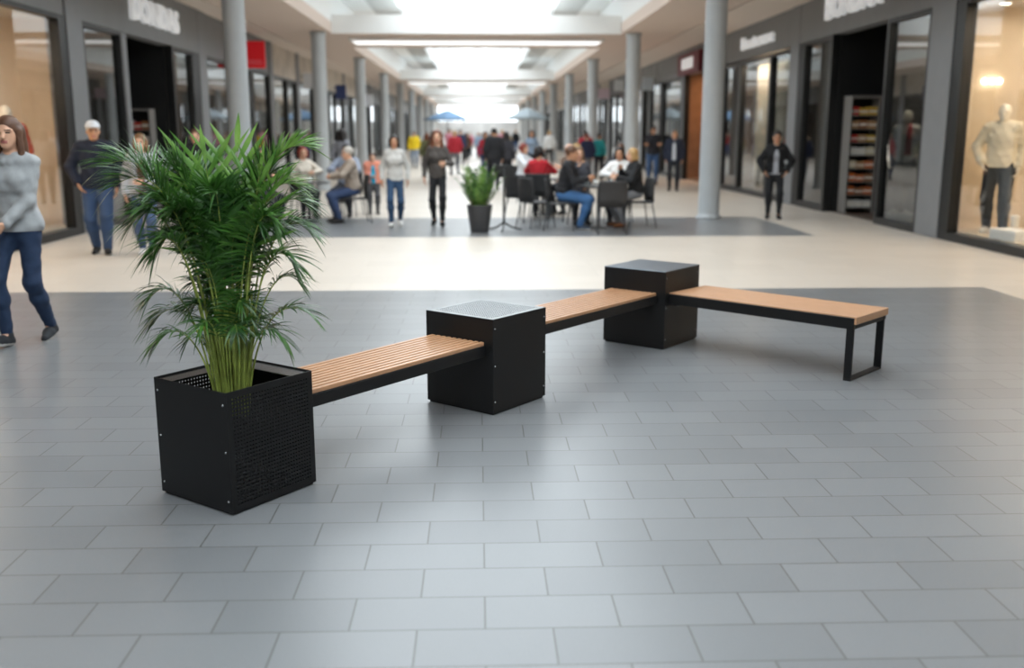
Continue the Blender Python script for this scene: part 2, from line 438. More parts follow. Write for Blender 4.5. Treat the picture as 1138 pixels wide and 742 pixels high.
room(-1, 23.5, 30.7, 2.8, M_BROWNSHOP, M_GREYSHOP, M_GREYSHOP)
lamp(-1, 1.2, 26.5, 3.6, 130, WARM, (1.2, 4))
pillar(-1, 30.6, 31.1)
# pale lamp box inside the left brown shop
t = MB(); t.bbox(-.18, .18, -.7, .7, -.1, .1, .03); o = t.build('lamp_box', mat('warm lamp box', '#fff0d8', .5, emit='#ffe2b4', estr=2.2))
o.location = (XL-1.4, 25.2, 2.55); tag(o, 'glowing cream box lamp in the left shop behind the first column', 'lamp')
for q in (-.4, .4):
    c = MB(); c.tube([(0,q,.1),(0,q,1.2)], .012, 6); c.build('hanger', M_BLACKFR, o)

# --- the shops further down, both sides ------------------------------------
rs = random.Random(3)
walls = [M_GREYSHOP, M_PALESHOP, M_BROWNSHOP, M_PALESHOP, M_DARKSHOP]
for side, ys0 in ((1, 38.0), (-1, 31.1)):
    y = ys0; i = 0
    while y < Y1-6:
        L = rs.choice((4.5, 5.2, 6.0))
        if y+L > Y1-1: L = Y1-1-y
        fascia(side, y, y+L, rs.choice((M_FASCIA, M_GREYSHOP, M_FASCIA, M_PALESHOP)))
        shopwin(side, y, y+L*.5, fw=.08, gm=M_DGLASS); shopwin(side, y+L*.5, y+L-.5, fw=.08, gm=M_DGLASS)
        pillar(side, y+L-.5, y+L)
        room(side, y, y+L-.2, 2.2, rs.choice(walls))
        if i < 9: lamp(side, 1, y+L/2-.2, 3.55, rs.choice((60, 90, 130)), (1, .88, .72), (.8, 2.4))
        y += L; i += 1
    pillar(side, y, Y1)

# ------------------------------------------------------------------ signs
def text_mesh(txt, size, depth, m, bold=.0):
    cu = bpy.data.curves.new('lettering', 'FONT'); cu.body = txt; cu.size = size; cu.extrude = depth; cu.offset = bold; cu.resolution_u = 4
    cu.align_x = 'CENTER'; cu.align_y = 'CENTER'
    tmp = bpy.data.objects.new('lettering', cu); COL.objects.link(tmp)
    bpy.context.view_layer.update()
    me = bpy.data.meshes.new_from_object(tmp.evaluated_get(bpy.context.evaluated_depsgraph_get()))
    bpy.data.objects.remove(tmp); bpy.data.curves.remove(cu)
    me.materials.clear(); me.materials.append(m)
    return me
M_SIGNWHITE = mat('white sign letters', '#e6e9ec', .5, emit='#ffffff', estr=.25)
def wall_sign(txt, side, y0, y1, z0, z1, d, label, m=M_SIGNWHITE, bold=.012):
    me = text_mesh(txt, .5, .04, m, bold)
    o = bpy.data.objects.new('shop_sign', me); COL.objects.link(o)
    co = np.array([v.co[:] for v in me.vertices]); lo, hi = co.min(0), co.max(0)
    sx = (y1-y0)/(hi[0]-lo[0]); sy = (z1-z0)/(hi[1]-lo[1]); ctr = (lo+hi)/2
    for v in me.vertices: v.co = ((v.co.x-ctr[0])*sx, (v.co.y-ctr[1])*sy, v.co.z)
    o.location = (SIDE[side][1]-side*(d+.04), (y0+y1)/2, (z0+z1)/2)
    o.rotation_euler = (PI/2, 0, -PI/2 if side > 0 else PI/2)
    return tag(o, label, 'shop sign')
wall_sign('DONDAS', -1, 18.55, 21.35, 3.58, 4.03, .03, 'white block letter shop sign above the left black doorway')
wall_sign('BONDAX', 1, 17.2, 19.95, 3.75, 4.2, .03, 'white block letter shop sign above the right black doorway')
wall_sign('Bouterane', 1, 23.55, 26.35, 3.68, 4.0, .0, 'small pale lettering sign above the curtained right window', bold=.004)
# dark red box sign on the right
r = empty('box_sign', (XR, 32.6, 3.78))
tag(r, 'dark red box sign with a white panel, right side past the first column', 'shop sign')
t = MB(); t.bbox(-.16, 0, -1.6, 1.6, -.33, .33, .02); t.build('sign_box', mat('dark red sign', '#6e2530', .5), r)
t = MB(); t.bbox(-.175, -.158, -.85, .85, -.17, .17, .004); t.build('sign_panel', mat('white sign panel', '#eceaec', .5, emit='#ffffff', estr=.3), r)
# red blade sign hung off the left wall
r = empty('blade_sign', (XL, 27.4, 3.28))
tag(r, 'square bright red sign projecting from the left shop wall beside the first column', 'shop sign')
t = MB(); t.bbox(.06, .58, -.05, .05, 0, .7, .01); t.build('sign_board', mat('bright red sign', '#c4161f', .45, emit='#c4161f', estr=.25), r)
t = MB(); t.box(.1, .54, -.056, -.05, .1, .13); t.box(.1, .5, -.056, -.05, .17, .2); t.build('sign_lines', mat('pale red print', '#e07078', .5), r)
for q in (.1, .6):
    t = MB(); t.tube([(0,0,q),(.06,0,q)], .02, 6); t.build('bracket', M_BLACKFR, r)
# smaller signs further down
for i, (side, y, z, wd, hh, col, lab) in enumerate((
    (1, 52, 3.3, 2.2, .5, '#d9c3cd', 'pale pink blade sign on the far right shops'),
    (1, 47, 3.5, .9, .5, '#d9dde0', 'small white blade sign on the right shops past the third column'),
    (-1, 36, 3.1, .9, .55, '#e2e4e6', 'white blade sign on the left shops before the second column'),
    (-1, 44, 3.0, .9, .6, '#2c3a66', 'dark blue blade sign on the left shops'),
    (-1, 52, 2.9, 1.6, .6, '#dfe3ea', 'pale blade sign far down the left shops'),
    (1, 39.2, 3.2, .8, .5, '#c9d3dc', 'pale blue blade sign on the right shops near the second column'))):
    t = MB(); a, b = (-.1-wd*.5, -.1) if side > 0 else (.1, .1+wd*.5); t.bbox(a, b, -.06, .06, 0, hh, .01)
    o = t.build('blade_sign', mat(f'sign colour {i}', col, .5)); o.location = (SIDE[side][1], y, z)
    m = MB(); a, b = (-.1, 0) if side > 0 else (0, .1); m.tube([(a, 0, hh*.8), (b, 0, hh*.8)], .02, 6); m.build('bracket', M_BLACKFR, o)
    tag(o, lab, 'shop sign')

# ------------------------------------------------------------------ bench set in the foreground
M_BLK = mat('black powder coated steel', '#121213', .5, spec=.35)
M_BLK2 = mat('black satin steel', '#1c1d1f', .24, spec=.6)
M_TOPSHEEN = mat('perforated plate with painted sheen', '#75797b', .3, metal=.35)  # black plate coloured grey; the skylight's reflection is put into the colour
M_SCREW = mat('bright screw heads', '#cfd2d4', .25, metal=.9)
M_SOIL = mat('dark soil', '#1d1712', .95, noise=.5, nscale=60, bump=1)
M_WOOD = mat('oiled light wood', '#bd8f6b', .3, noise=.13, nscale=9, stretch=(1.2, 14, 14))
M_WOODEND = mat('wood end grain', '#a87444', .5, noise=.2, nscale=40)

def perf_panel(n, w, h, m0x, m0z, hole, th, m):
    """plate in the xz plane, x 0..w, z 0..h, thickness th to +y, with an n x n grid of eight sided holes"""
    nx, nz = n
    mb = MB()
    ax, az = w-2*m0x, h-2*m0z
    cx, cz = ax/nx, az/nz
    mb.box(0, m0x, 0, th, 0, h); mb.box(w-m0x, w, 0, th, 0, h); mb.box(m0x, w-m0x, 0, th, 0, m0z); mb.box(m0x, w-m0x, 0, th, h-m0z, h)
    for i in range(nx):
        for k in range(nz):
            x0, z0 = m0x+i*cx, m0z+k*cz; xm, zm = x0+cx/2, z0+cz/2
            vs = []
            for y in (0, th):
                for a in range(8):
                    t = PI/4*a+PI/8; vs.append((xm+hole*math.cos(t), y, zm+hole*math.sin(t)))
                vs += [(x0+cx, y, z0), (x0+cx, y, z0+cz), (x0, y, z0+cz), (x0, y, z0)]
            fs = []
            for b in (0, 12):
                q = [(b+0, b+7, b+8, b+9), (b+1, b+0, b+9), (b+2, b+1, b+9, b+10), (b+3, b+2, b+10), (b+4, b+3, b+10, b+11), (b+5, b+4, b+11), (b+6, b+5, b+11, b+8), (b+7, b+6, b+8)]
                fs += q if b else [tuple(reversed(x)) for x in q]
            for a in range(8): fs.append((a, (a+1) % 8, 12+(a+1) % 8, 12+a))
            mb.add(vs, fs)
    return mb

def screws(parent, spots, normal_axis):
    for p in spots:
        mb = MB(); mb.lathe([(.0042,-.004),(.0055,0),(.0045,.0022),(0,.0028)], 12)
        o = mb.build('screw', M_SCREW, parent, True); o.location = p
        o.rotation_euler = {'-x': (0, -PI/2, 0), '-y': (PI/2, 0, 0)}[normal_axis]

def cube_shell(root, s, h, perf_front, perf_back, top):
    """local frame: x runs from the nearest corner to the right one, y to the left one"""
    th = .004
    e = .0
    # left visible face: x = 0 plane; right visible face: y = 0 plane
    p = MB(); p.bbox(0, th, 0, s, .012, h, .0015); p.build('side_panel', M_BLK, root)
    p = MB(); p.bbox(s-th, s, 0, s, .012, h, .0015); p.build('side_panel', M_BLK, root)
    for front, pf in ((True, perf_front), (False, perf_back)):
        if pf:
            p = perf_panel((27, 28), s-2*th, h-.012, .022, .025, .0042, th, M_BLK)
            o = p.build('perforated_panel', M_BLK, root); o.location = (th, 0 if front else s-th, .012)
        else:
            p = MB(); y = 0 if front else s-th
            p.bbox(th, s-th, y, y+th, .012, h, .0015); p.build('side_panel', M_BLK, root)
    b = MB(); b.bbox(.01, s-.01, .01, s-.01, 0, .02, .002); b.build('base_plate', M_BLK, root)
    if top == 'perf':
        p = perf_panel((25, 25), s-.006, s-.006, .03, .03, .0060, .003, M_TOPSHEEN)
        o = p.build('perforated_top', M_TOPSHEEN, root); o.rotation_euler = (-PI/2, 0, 0); o.location = (.003, .003, h+.001)
        # lining just below the perforations
        q = MB(); q.box(.01, s-.01, .01, s-.01, h-.06, h-.05); q.build('inner_tray', M_BLK, root)
    elif top == 'solid':
        p = MB(); p.bbox(-.001, s+.001, -.001, s+.001, h-.004, h+.002, .002); p.build('top_plate', mat('dark plate lightened for sheen', '#737b84', .34, metal=.85), root)  # base colour lightened to imitate the skylight's reflection on the dark top

def box_thing(name, x, y, yaw, s, h, label, cat):
    r = empty(name, (x, y, 0), yaw); tag(r, label, cat); return r

PL = (-1.039, 3.879, .928, .479, .535); MD = (.077, 5.322, .879, .506, .556); TH = (1.362, 6.983, .873, .528, .582)
# planter
pl = box_thing('planter_box', *PL, 'black steel cube planter with a perforated front, holding the tall palm', 'planter')
s, h = PL[3:]
cube_shell(pl, s, h, True, True, None)
fm = MB()
for (x0, x1, y0, y1) in ((.004, s-.004, s-.105, s-.004), (s-.105, s-.004, .004, s-.105)):
    fm.bbox(x0, x1, y0, y1, h-.012, h-.007, .001)
fm.build('inner_rim', M_BLK2, pl)
fm = MB(); fm.box(.03, s-.03, .03, s-.03, .30, .34); g = MB()
nn = 22; vs = []; fs = []
for i in range(nn+1):
    for j in range(nn+1): vs.append((.03+(s-.06)*i/nn, .03+(s-.06)*j/nn, .345+random.uniform(0, .014)))
for i in range(nn):
    for j in range(nn): a = i*(nn+1)+j; fs.append((a, a+nn+1, a+nn+2, a+1))
fm.add(vs, fs); fm.build('soil', M_SOIL, pl)
screws(pl, [(0, y, z) for y in (.022, s-.022) for z in (.06, .275, .48)], '-x')
# middle cube
md = box_thing('cube_table', *MD, 'black steel cube between two wooden benches, with a perforated top coloured pale grey for its sheen', 'cube table')
s, h = MD[3:]
cube_shell(md, s, h, False, False, 'perf')
screws(md, [(x, 0, z) for x in (.018, s-.018) for z in (.075, .285, .50)], '-y')
# third cube
td = box_thing('cube_table', *TH, 'black steel cube with a plain dark top at the corner where two benches meet', 'cube table')
s, h = TH[3:]
cube_shell(td, s, h, False, False, 'solid')
screws(td, [(x, 0, z) for x in (.022, s-.022) for z in (.075, .31, .53)], '-y')

def bench(loc, yaw, L, W, n, label, gap=.0145, brackets=(0, 1), legs=False, ztop=.424):
    """local: x along the bench from 0 to L, y from 0 (front) to W"""
    r = empty('bench', (*loc, 0), yaw); tag(r, label, 'bench', None)
    st = .022; zt = ztop; zr = zt-st
    sw = (W-gap*(n-1))/n
    f = MB()
    zo = zr+.014 if legs else zr
    f.bbox(0, L, -.008, .022, zr-.06, zo, .002); f.bbox(0, L, W-.022, W+.008, zr-.06, zo, .002)
    f.bbox(.0, .03, .03, W-.03, zr-.06, zr, .002); f.bbox(L-.03, L, .03, W-.03, zr-.06, zr, .002)
    f.bbox(L/2-.02, L/2+.02, .03, W-.03, zr-.045, zr, .002)
    f.build('frame', M_BLK, r)
    for i in range(n):
        y = i*(sw+gap)
        b = MB(); b.bbox(-.0, L+(.0 if legs else 0), y, y+sw, zr, zt, .0025)
        o = b.build('slat', M_WOOD, r)
    for q in brackets:
        for yy in (.06, W-.1):
            b = MB(); x0, x1 = (0, .05) if q == 0 else (L-.05, L)
            b.bbox(x0, x1, yy, yy+.04, zr-.082, zr-.06, .002)
            o = b.build('bracket', M_BLK, r)
            b = MB(); b.lathe([(.007,0),(.007,.006),(.004,.009),(0,.01)], 6)
            o2 = b.build('bolt', M_SCREW, o); o2.location = ((x0+x1)/2, yy+.02, zr-.0825); o2.rotation_euler = (PI, 0, 0)
    if legs:
        for yy in (0.0, W-.018):
            b = MB(); b.bbox(L-.052, L-.002, yy, yy+.018, .012, zr-.055, .002); b.build('leg', M_BLK, r)
        b = MB(); b.bbox(L, L+.014, -.008, W+.008, zr-.028, zt, .003); b.build('end_board', M_WOOD, r)
        b = MB(); b.bbox(L-.052, L-.002, 0, W, 0, .012, .002); b.build('foot_bar', M_BLK, r)
    return r
def V2(a): return Vector((math.cos(a), math.sin(a)))
def Vn(a): return Vector((-math.sin(a), math.cos(a)))
# bench 1: planter -> middle cube
ya = math.radians(51.6)
W1 = .385
pm = Vector(MD[:2])+Vn(MD[2])*.056                       # front edge where it meets the middle cube
pp = Vector(PL[:2])+V2(PL[2])*PL[3]
L1 = (pm-pp).dot(V2(ya))-.026
o = pm-V2(ya)*(L1+.010)
bench((o.x, o.y), ya, L1, W1, 10, 'slatted wooden bench joining the palm planter to the cube with the perforated top')
# bench 2: middle -> third cube
p0 = Vector(MD[:2])+V2(MD[2])*MD[3]; p3 = Vector(TH[:2])+Vn(TH[2])*.07
yb = math.radians(50.2)
L2 = (p3-p0).dot(V2(yb))-.014
o = p3-V2(yb)*(L2+.006)
bench((o.x, o.y), yb, L2, W1, 10, 'slatted wooden bench between the two black cubes')
# bench 3: third cube -> free end with the hoop leg; its front edge faces the camera
yc = math.radians(-45.2)
legf = Vector((2.399, 6.019)); W3 = .487
nf = -Vn(TH[2]); tf = Vector(TH[:2])                      # the third cube's right face
L3 = min(((legf+Vn(yc)*q-tf).dot(nf))/V2(yc).dot(nf) for q in (-.008, W3+.008))-.003
oo = legf-V2(yc)*L3
bench((oo.x, oo.y), yc, L3, W3, 11, 'slatted wooden bench with a black hoop leg at its free right end', gap=.007, brackets=(0,), legs=True, ztop=.425)

# ------------------------------------------------------------------ the palm in the planter
def leaf_mat(name, c1, c2, trans):
    m = bpy.data.materials.new(name); m.use_nodes = True; nt = m.node_tree; b = nt.nodes['Principled BSDF']
    tc = nt.nodes.new('ShaderNodeTexCoord'); n = nt.nodes.new('ShaderNodeTexNoise'); n.inputs['Scale'].default_value = 9; n.inputs['Detail'].default_value = 3
    nt.links.new(tc.outputs['Object'], n.inputs['Vector'])
    r = nt.nodes.new('ShaderNodeValToRGB'); r.color_ramp.elements[0].position = .35; r.color_ramp.elements[1].position = .68
    r.color_ramp.elements[0].color = hx(c1); r.color_ramp.elements[1].color = hx(c2)
    nt.links.new(n.outputs['Fac'], r.inputs['Fac']); nt.links.new(r.outputs['Color'], b.inputs['Base Color'])
    b.inputs['Roughness'].default_value = .3; b.inputs['Specular IOR Level'].default_value = .6
    t = nt.nodes.new('ShaderNodeBsdfTranslucent'); nt.links.new(r.outputs['Color'], t.inputs['Color'])
    mx = nt.nodes.new('ShaderNodeMixShader'); mx.inputs[0].default_value = trans
    o = nt.nodes['Material Output']
    nt.links.new(b.outputs[0], mx.inputs[1]); nt.links.new(t.outputs[0], mx.inputs[2]); nt.links.new(mx.outputs[0], o.inputs['Surface'])
    return m
M_LEAF = leaf_mat('palm leaf green', '#20471a', '#4c7a30', .2)
M_LEAF2 = leaf_mat('fresh palm leaf green', '#4c7d30', '#85ac52', .25)
M_STALK = mat('yellow green palm stalk', '#8d9a48', .45, noise=.45, nscale=14)

def bez(P, t):
    a, b, c, d = P; u = 1-t
    return a*u**3+b*3*u*u*t+c*3*u*t*t+d*t**3
def frond(parent, P, start, llen, lw, rng, npair=None, fresh=False, updir=None, lift=.3, droop=.35, stalk_r=.005):
    """one frond: a stalk and rachis along a Bezier curve with two rows of narrow leaflets"""
    mb = MB(); N = 26
    pts = [bez(P, i/N) for i in range(N+1)]
    mb.tube(pts, [stalk_r*(1-.8*(i/N)**1.3) for i in range(N+1)], 6, 0)
    length = sum((pts[i+1]-pts[i]).length for i in range(N))
    npair = npair or max(8, int(length*(1-start)/.0165))
    up = Vector(updir) if updir else Vector((0, 0, 1))
    for k in range(npair+1):
        u = k/npair; t = start+(1-start)*u
        p = bez(P, t); T = (bez(P, min(1, t+.01))-bez(P, t-.01)).normalized()
        S = T.cross(up)
        if S.length < .05: S = T.cross(Vector((0, 1, 0)))
        S.normalize(); Nn = S.cross(T).normalized()
        for sg in ((1, -1) if k < npair else (0,)):
            ang = math.radians(62-38*u+rng.uniform(-7, 7))
            prof = math.sin(PI*min(1, .18+.78*u))**.6
            L = llen*prof*rng.uniform(.85, 1.1)
            if sg == 0: d = T.copy(); L = llen*.5
            else: d = (T*math.cos(ang)+S*sg*math.sin(ang)+Nn*(lift+rng.uniform(-.1, .1))).normalized()
            wdir = d.cross(Nn); wdir = wdir.normalized() if wdir.length > .05 else S
            tw = rng.uniform(-.5, .5); fd = d.cross(wdir).normalized(); wdir = (wdir*math.cos(tw)+fd*math.sin(tw)).normalized(); fd = d.cross(wdir).normalized()
            dr = droop*rng.uniform(.6, 1.3); n = 6; o = len(mb.v)
            W = lw*rng.uniform(.8, 1.15)
            for i in range(n+1):
                q = i/n
                c = p+d*L*q-Vector((0, 0, 1))*L*dr*q*q
                ww = W*(.35+.65*math.sin(PI*min(1, q*1.5+.1)/1.0*.5) if q < .45 else 1-((q-.45)/.55)**1.6)*.5
                ww = max(ww, .0004)
                mb.v += [tuple(c-wdir*ww+fd*ww*.3), tuple(c), tuple(c+wdir*ww+fd*ww*.3)]
            for i in range(n):
                a = o+3*i
                mb.f += [(a, a+1, a+4, a+3), (a+1, a+2, a+5, a+4)]; mb.m += [1, 1]
    return mb.build('frond', [M_STALK, M_LEAF2 if fresh else M_LEAF], parent, True)

s, h = PL[3:]
pc = Vector(PL[:2])+(V2(PL[2])+Vn(PL[2]))*s*.5
palm = empty('palm', (pc.x, pc.y, .35)); tag(palm, 'tall feathery green palm growing in the black planter box', 'palm')
rng = random.Random(11)
def FR(tip, ctrl, base=(0, 0), start=.5, llen=.24, lw=.0125, **kw):
    """points relative to the palm's foot: x right, y away, z above the floor"""
    z0 = .35
    b = Vector((base[0], base[1], 0)); c = Vector((ctrl[0], ctrl[1], ctrl[2]-z0)); t = Vector((tip[0], tip[1], tip[2]-z0))
    b1 = b+Vector(((c.x-b.x)*.22, (c.y-b.y)*.22, (c.z-b.z)*.62))
    return frond(palm, (b, b1, c, t), start, llen, lw, rng, **kw)
# the outline: left, right and top fronds
FR((-.47,-.05,1.44), (-.23,-.05,1.58), (-.05,-.02), .42, .27, lift=.6, droop=.35)
FR((-.41,-.12,1.36), (-.20,-.10,1.54), (-.05,-.02), .42, .26, lift=.6, droop=.4)
FR((-.36,.10,1.27), (-.21,.08,1.46), (-.06,.03), .45, .24, droop=.45)
FR((-.36,-.10,1.20), (-.22,-.08,1.40), (-.07,-.03), .48, .21, droop=.45)
FR((-.29,.05,1.10), (-.21,.05,1.28), (-.06,.0), .5, .2, droop=.5)
FR((-.31,-.12,.88), (-.21,-.08,1.05), (-.07,-.04), .55, .17, lw=.012, droop=.5)
FR((-.33,-.02,.76), (-.22,.0,.95), (-.05,.0), .55, .17, lw=.012, droop=.5)
FR((-.29,-.14,.69), (-.18,-.12,.86), (-.06,-.05), .55, .15, lw=.011, droop=.6)
# tall upright leaves at the top
FR((-.07,.02,1.45), (-.05,.02,1.22), (-.02,.01), .58, .34, lw=.023, fresh=True, npair=6, updir=(0,-1,.1), lift=.05, droop=.03)
FR((.06,.04,1.50), (.04,.03,1.26), (.02,.02), .58, .34, lw=.023, fresh=True, npair=6, updir=(0,-1,.1), lift=.05, droop=.03)
FR((.17,-.06,1.40), (.12,-.05,1.14), (.03,-.02), .58, .32, lw=.022, fresh=True, npair=7, updir=(-.3,-1,.1), lift=.1, droop=.05)
FR((.36,.04,1.52), (.15,.03,1.58), (.04,.02), .55, .22, fresh=True, lift=.3, droop=.3)
FR((.32,-.05,1.36), (.17,-.05,1.44), (.05,-.02), .55, .22, droop=.4, fresh=True)
FR((.36,.0,1.16), (.22,.0,1.32), (.06,.0), .5, .2, droop=.45)
FR((.31,-.10,1.02), (.21,-.08,1.22), (.06,-.03), .52, .19, droop=.5)
FR((.31,-.04,.95), (.21,-.03,1.06), (.05,-.02), .6, .15, lw=.010, droop=.5)
FR((.37,-.06,.80), (.21,-.04,.93), (.06,-.02), .55, .17, lw=.012, droop=.45)
FR((.26,-.14,.71), (.17,-.12,.86), (.05,-.05), .55, .15, lw=.011, droop=.6)
FR((-.16,.0,1.38), (-.10,.0,1.18), (-.03,.0), .58, .28, lw=.017, fresh=True, npair=7, updir=(.2,-1,.1), lift=.1, droop=.05)
FR((-.24,.06,1.44), (-.12,.06,1.40), (-.03,.02), .5, .26, lw=.014, lift=.5, droop=.12)
FR((.22,.08,1.46), (.12,.08,1.38), (.03,.02), .5, .26, lw=.014, lift=.5, droop=.12)
# more plumes behind and before the outline
FR((-.30,.16,1.38), (-.18,.12,1.52), (-.04,.04), .45, .24, droop=.4)
FR((-.26,-.16,1.27), (-.17,-.12,1.43), (-.05,-.05), .45, .24, droop=.45)
FR((-.36,.06,1.26), (-.22,.06,1.46), (-.05,.03), .46, .22, droop=.5)
FR((-.23,-.22,1.10), (-.17,-.16,1.3), (-.05,-.06), .46, .2, droop=.5)
FR((-.16,.14,1.42), (-.10,.1,1.45), (-.03,.03), .5, .24, lw=.015, lift=.3, droop=.2)
FR((.20,.14,1.40), (.12,.1,1.46), (.03,.04), .5, .23, lw=.015, lift=.3, droop=.25)
FR((.25,-.16,1.20), (.17,-.12,1.38), (.05,-.05), .46, .21, droop=.45)
FR((.34,.10,1.26), (.20,.08,1.42), (.05,.03), .5, .21, droop=.4)
FR((-.17,-.15,1.26), (-.10,-.09,1.36), (-.02,-.05), .46, .22, droop=.45)
FR((.19,-.14,1.20), (.12,-.09,1.30), (.03,-.05), .46, .21, droop=.45)
FR((-.03,-.10,1.34), (-.02,-.06,1.2), (.0,-.03), .5, .24, lw=.014, updir=(0,-1,.1), lift=.1, droop=.15)
# the full middle
for i in range(22):
    a = 2*PI*i/22+rng.uniform(-.15, .15); rr = rng.uniform(.12, .26); zt = rng.uniform(1.02, 1.36)
    if math.sin(a) < 0: rr *= 1+.45*math.sin(a)
    x, y = rr*math.cos(a), rr*math.sin(a)
    FR((x, y, zt), (x*.5, y*.5, zt+rng.uniform(.04, .15)-.1*max(0, -math.sin(a))), (.045*math.cos(a), .045*math.sin(a)), rng.uniform(.42, .5), rng.uniform(.19, .25), lw=.0105, lift=.4, droop=.36)
for i in range(8):
    a = rng.uniform(0, 2*PI); rr = rng.uniform(.1, .2); zt = rng.uniform(.80, 1.0); x, y = rr*math.cos(a), rr*math.sin(a)
    FR((x, y, zt), (x*.5, y*.5, zt+.08), (.04*math.cos(a), .04*math.sin(a)), .5, .17, lw=.010, droop=.45)
for i in range(9):
    a = 2*PI*i/9+.2; rr = rng.uniform(.12, .24); zt = rng.uniform(.66, .86); x, y = rr*math.cos(a), rr*math.sin(a)
    FR((x, y, zt), (x*.6, y*.6, zt+.1), (.045*math.cos(a), .045*math.sin(a)), .5, .15, lw=.010, droop=.5)
# bare stalks and their sheaths
for i in range(9):
    a = rng.uniform(0, 2*PI); r0 = rng.uniform(.01, .06); lean = rng.uniform(.3, 1.5)
    m = MB(); b = Vector((r0*math.cos(a), r0*math.sin(a), -.02)); tp = b+Vector((r0*lean*math.cos(a), r0*lean*math.sin(a), rng.uniform(.4, .72)))
    m.tube([b, b.lerp(tp, .5)+Vector((rng.uniform(-.008, .008), 0, 0)), tp], [rng.uniform(.007, .011), .007, .004], 7)
    m.build('stalk', M_STALK, palm, True)

# ------------------------------------------------------------------ people: smooth blended bodies
def surface_nets(V, org, h):
    """zero surface of the grid V as quads"""
    S = V < 0
    nx, ny, nz = V.shape
    cs = np.zeros((nx-1, ny-1, nz-1), np.int8)
    for dx in (0, 1):
        for dy in (0, 1):
            for dz in (0, 1): cs += S[dx:nx-1+dx, dy:ny-1+dy, dz:nz-1+dz]
    act = (cs > 0) & (cs < 8)
    ii = np.argwhere(act)
    idx = -np.ones(act.shape, np.int64); idx[act] = np.arange(len(ii))
    acc = np.zeros((len(ii), 3)); cnt = np.zeros(len(ii))
    C = [(a, b, c) for a in (0, 1) for b in (0, 1) for c in (0, 1)]
    for a in C:
        for ax in range(3):
            if a[ax] == 0:
                b = list(a); b[ax] = 1
                va = V[ii[:,0]+a[0], ii[:,1]+a[1], ii[:,2]+a[2]]; vb = V[ii[:,0]+b[0], ii[:,1]+b[1], ii[:,2]+b[2]]
                m = (va < 0) != (vb < 0)
                t = np.where(m, va/np.where(m, va-vb, 1), 0)
                p = np.tile(np.array(a, float), (len(ii), 1)); p[:, ax] += t
                acc[m] += p[m]; cnt[m] += 1
    verts = (ii+acc/cnt[:, None])*h+org
    quads = []
    for ax in range(3):
        u, v = [(1, 2), (2, 0), (0, 1)][ax]
        sl0 = [slice(None)]*3; sl1 = [slice(None)]*3
        sl0[ax] = slice(0, -1); sl1[ax] = slice(1, None)
        A, B = S[tuple(sl0)], S[tuple(sl1)]
        e = np.argwhere(A != B)
        e = e[(e[:, u] > 0) & (e[:, v] > 0) & (e[:, u] < V.shape[u]-1) & (e[:, v] < V.shape[v]-1)]
        fl = A[e[:,0], e[:,1], e[:,2]]
        def at(du, dv):
            q = e.copy(); q[:, u] -= du; q[:, v] -= dv
            return idx[q[:,0], q[:,1], q[:,2]]
        q = np.stack([at(1,1), at(0,1), at(0,0), at(1,0)], 1)
        q[~fl] = q[~fl][:, ::-1]
        quads.append(q)
    return verts, np.concatenate(quads)

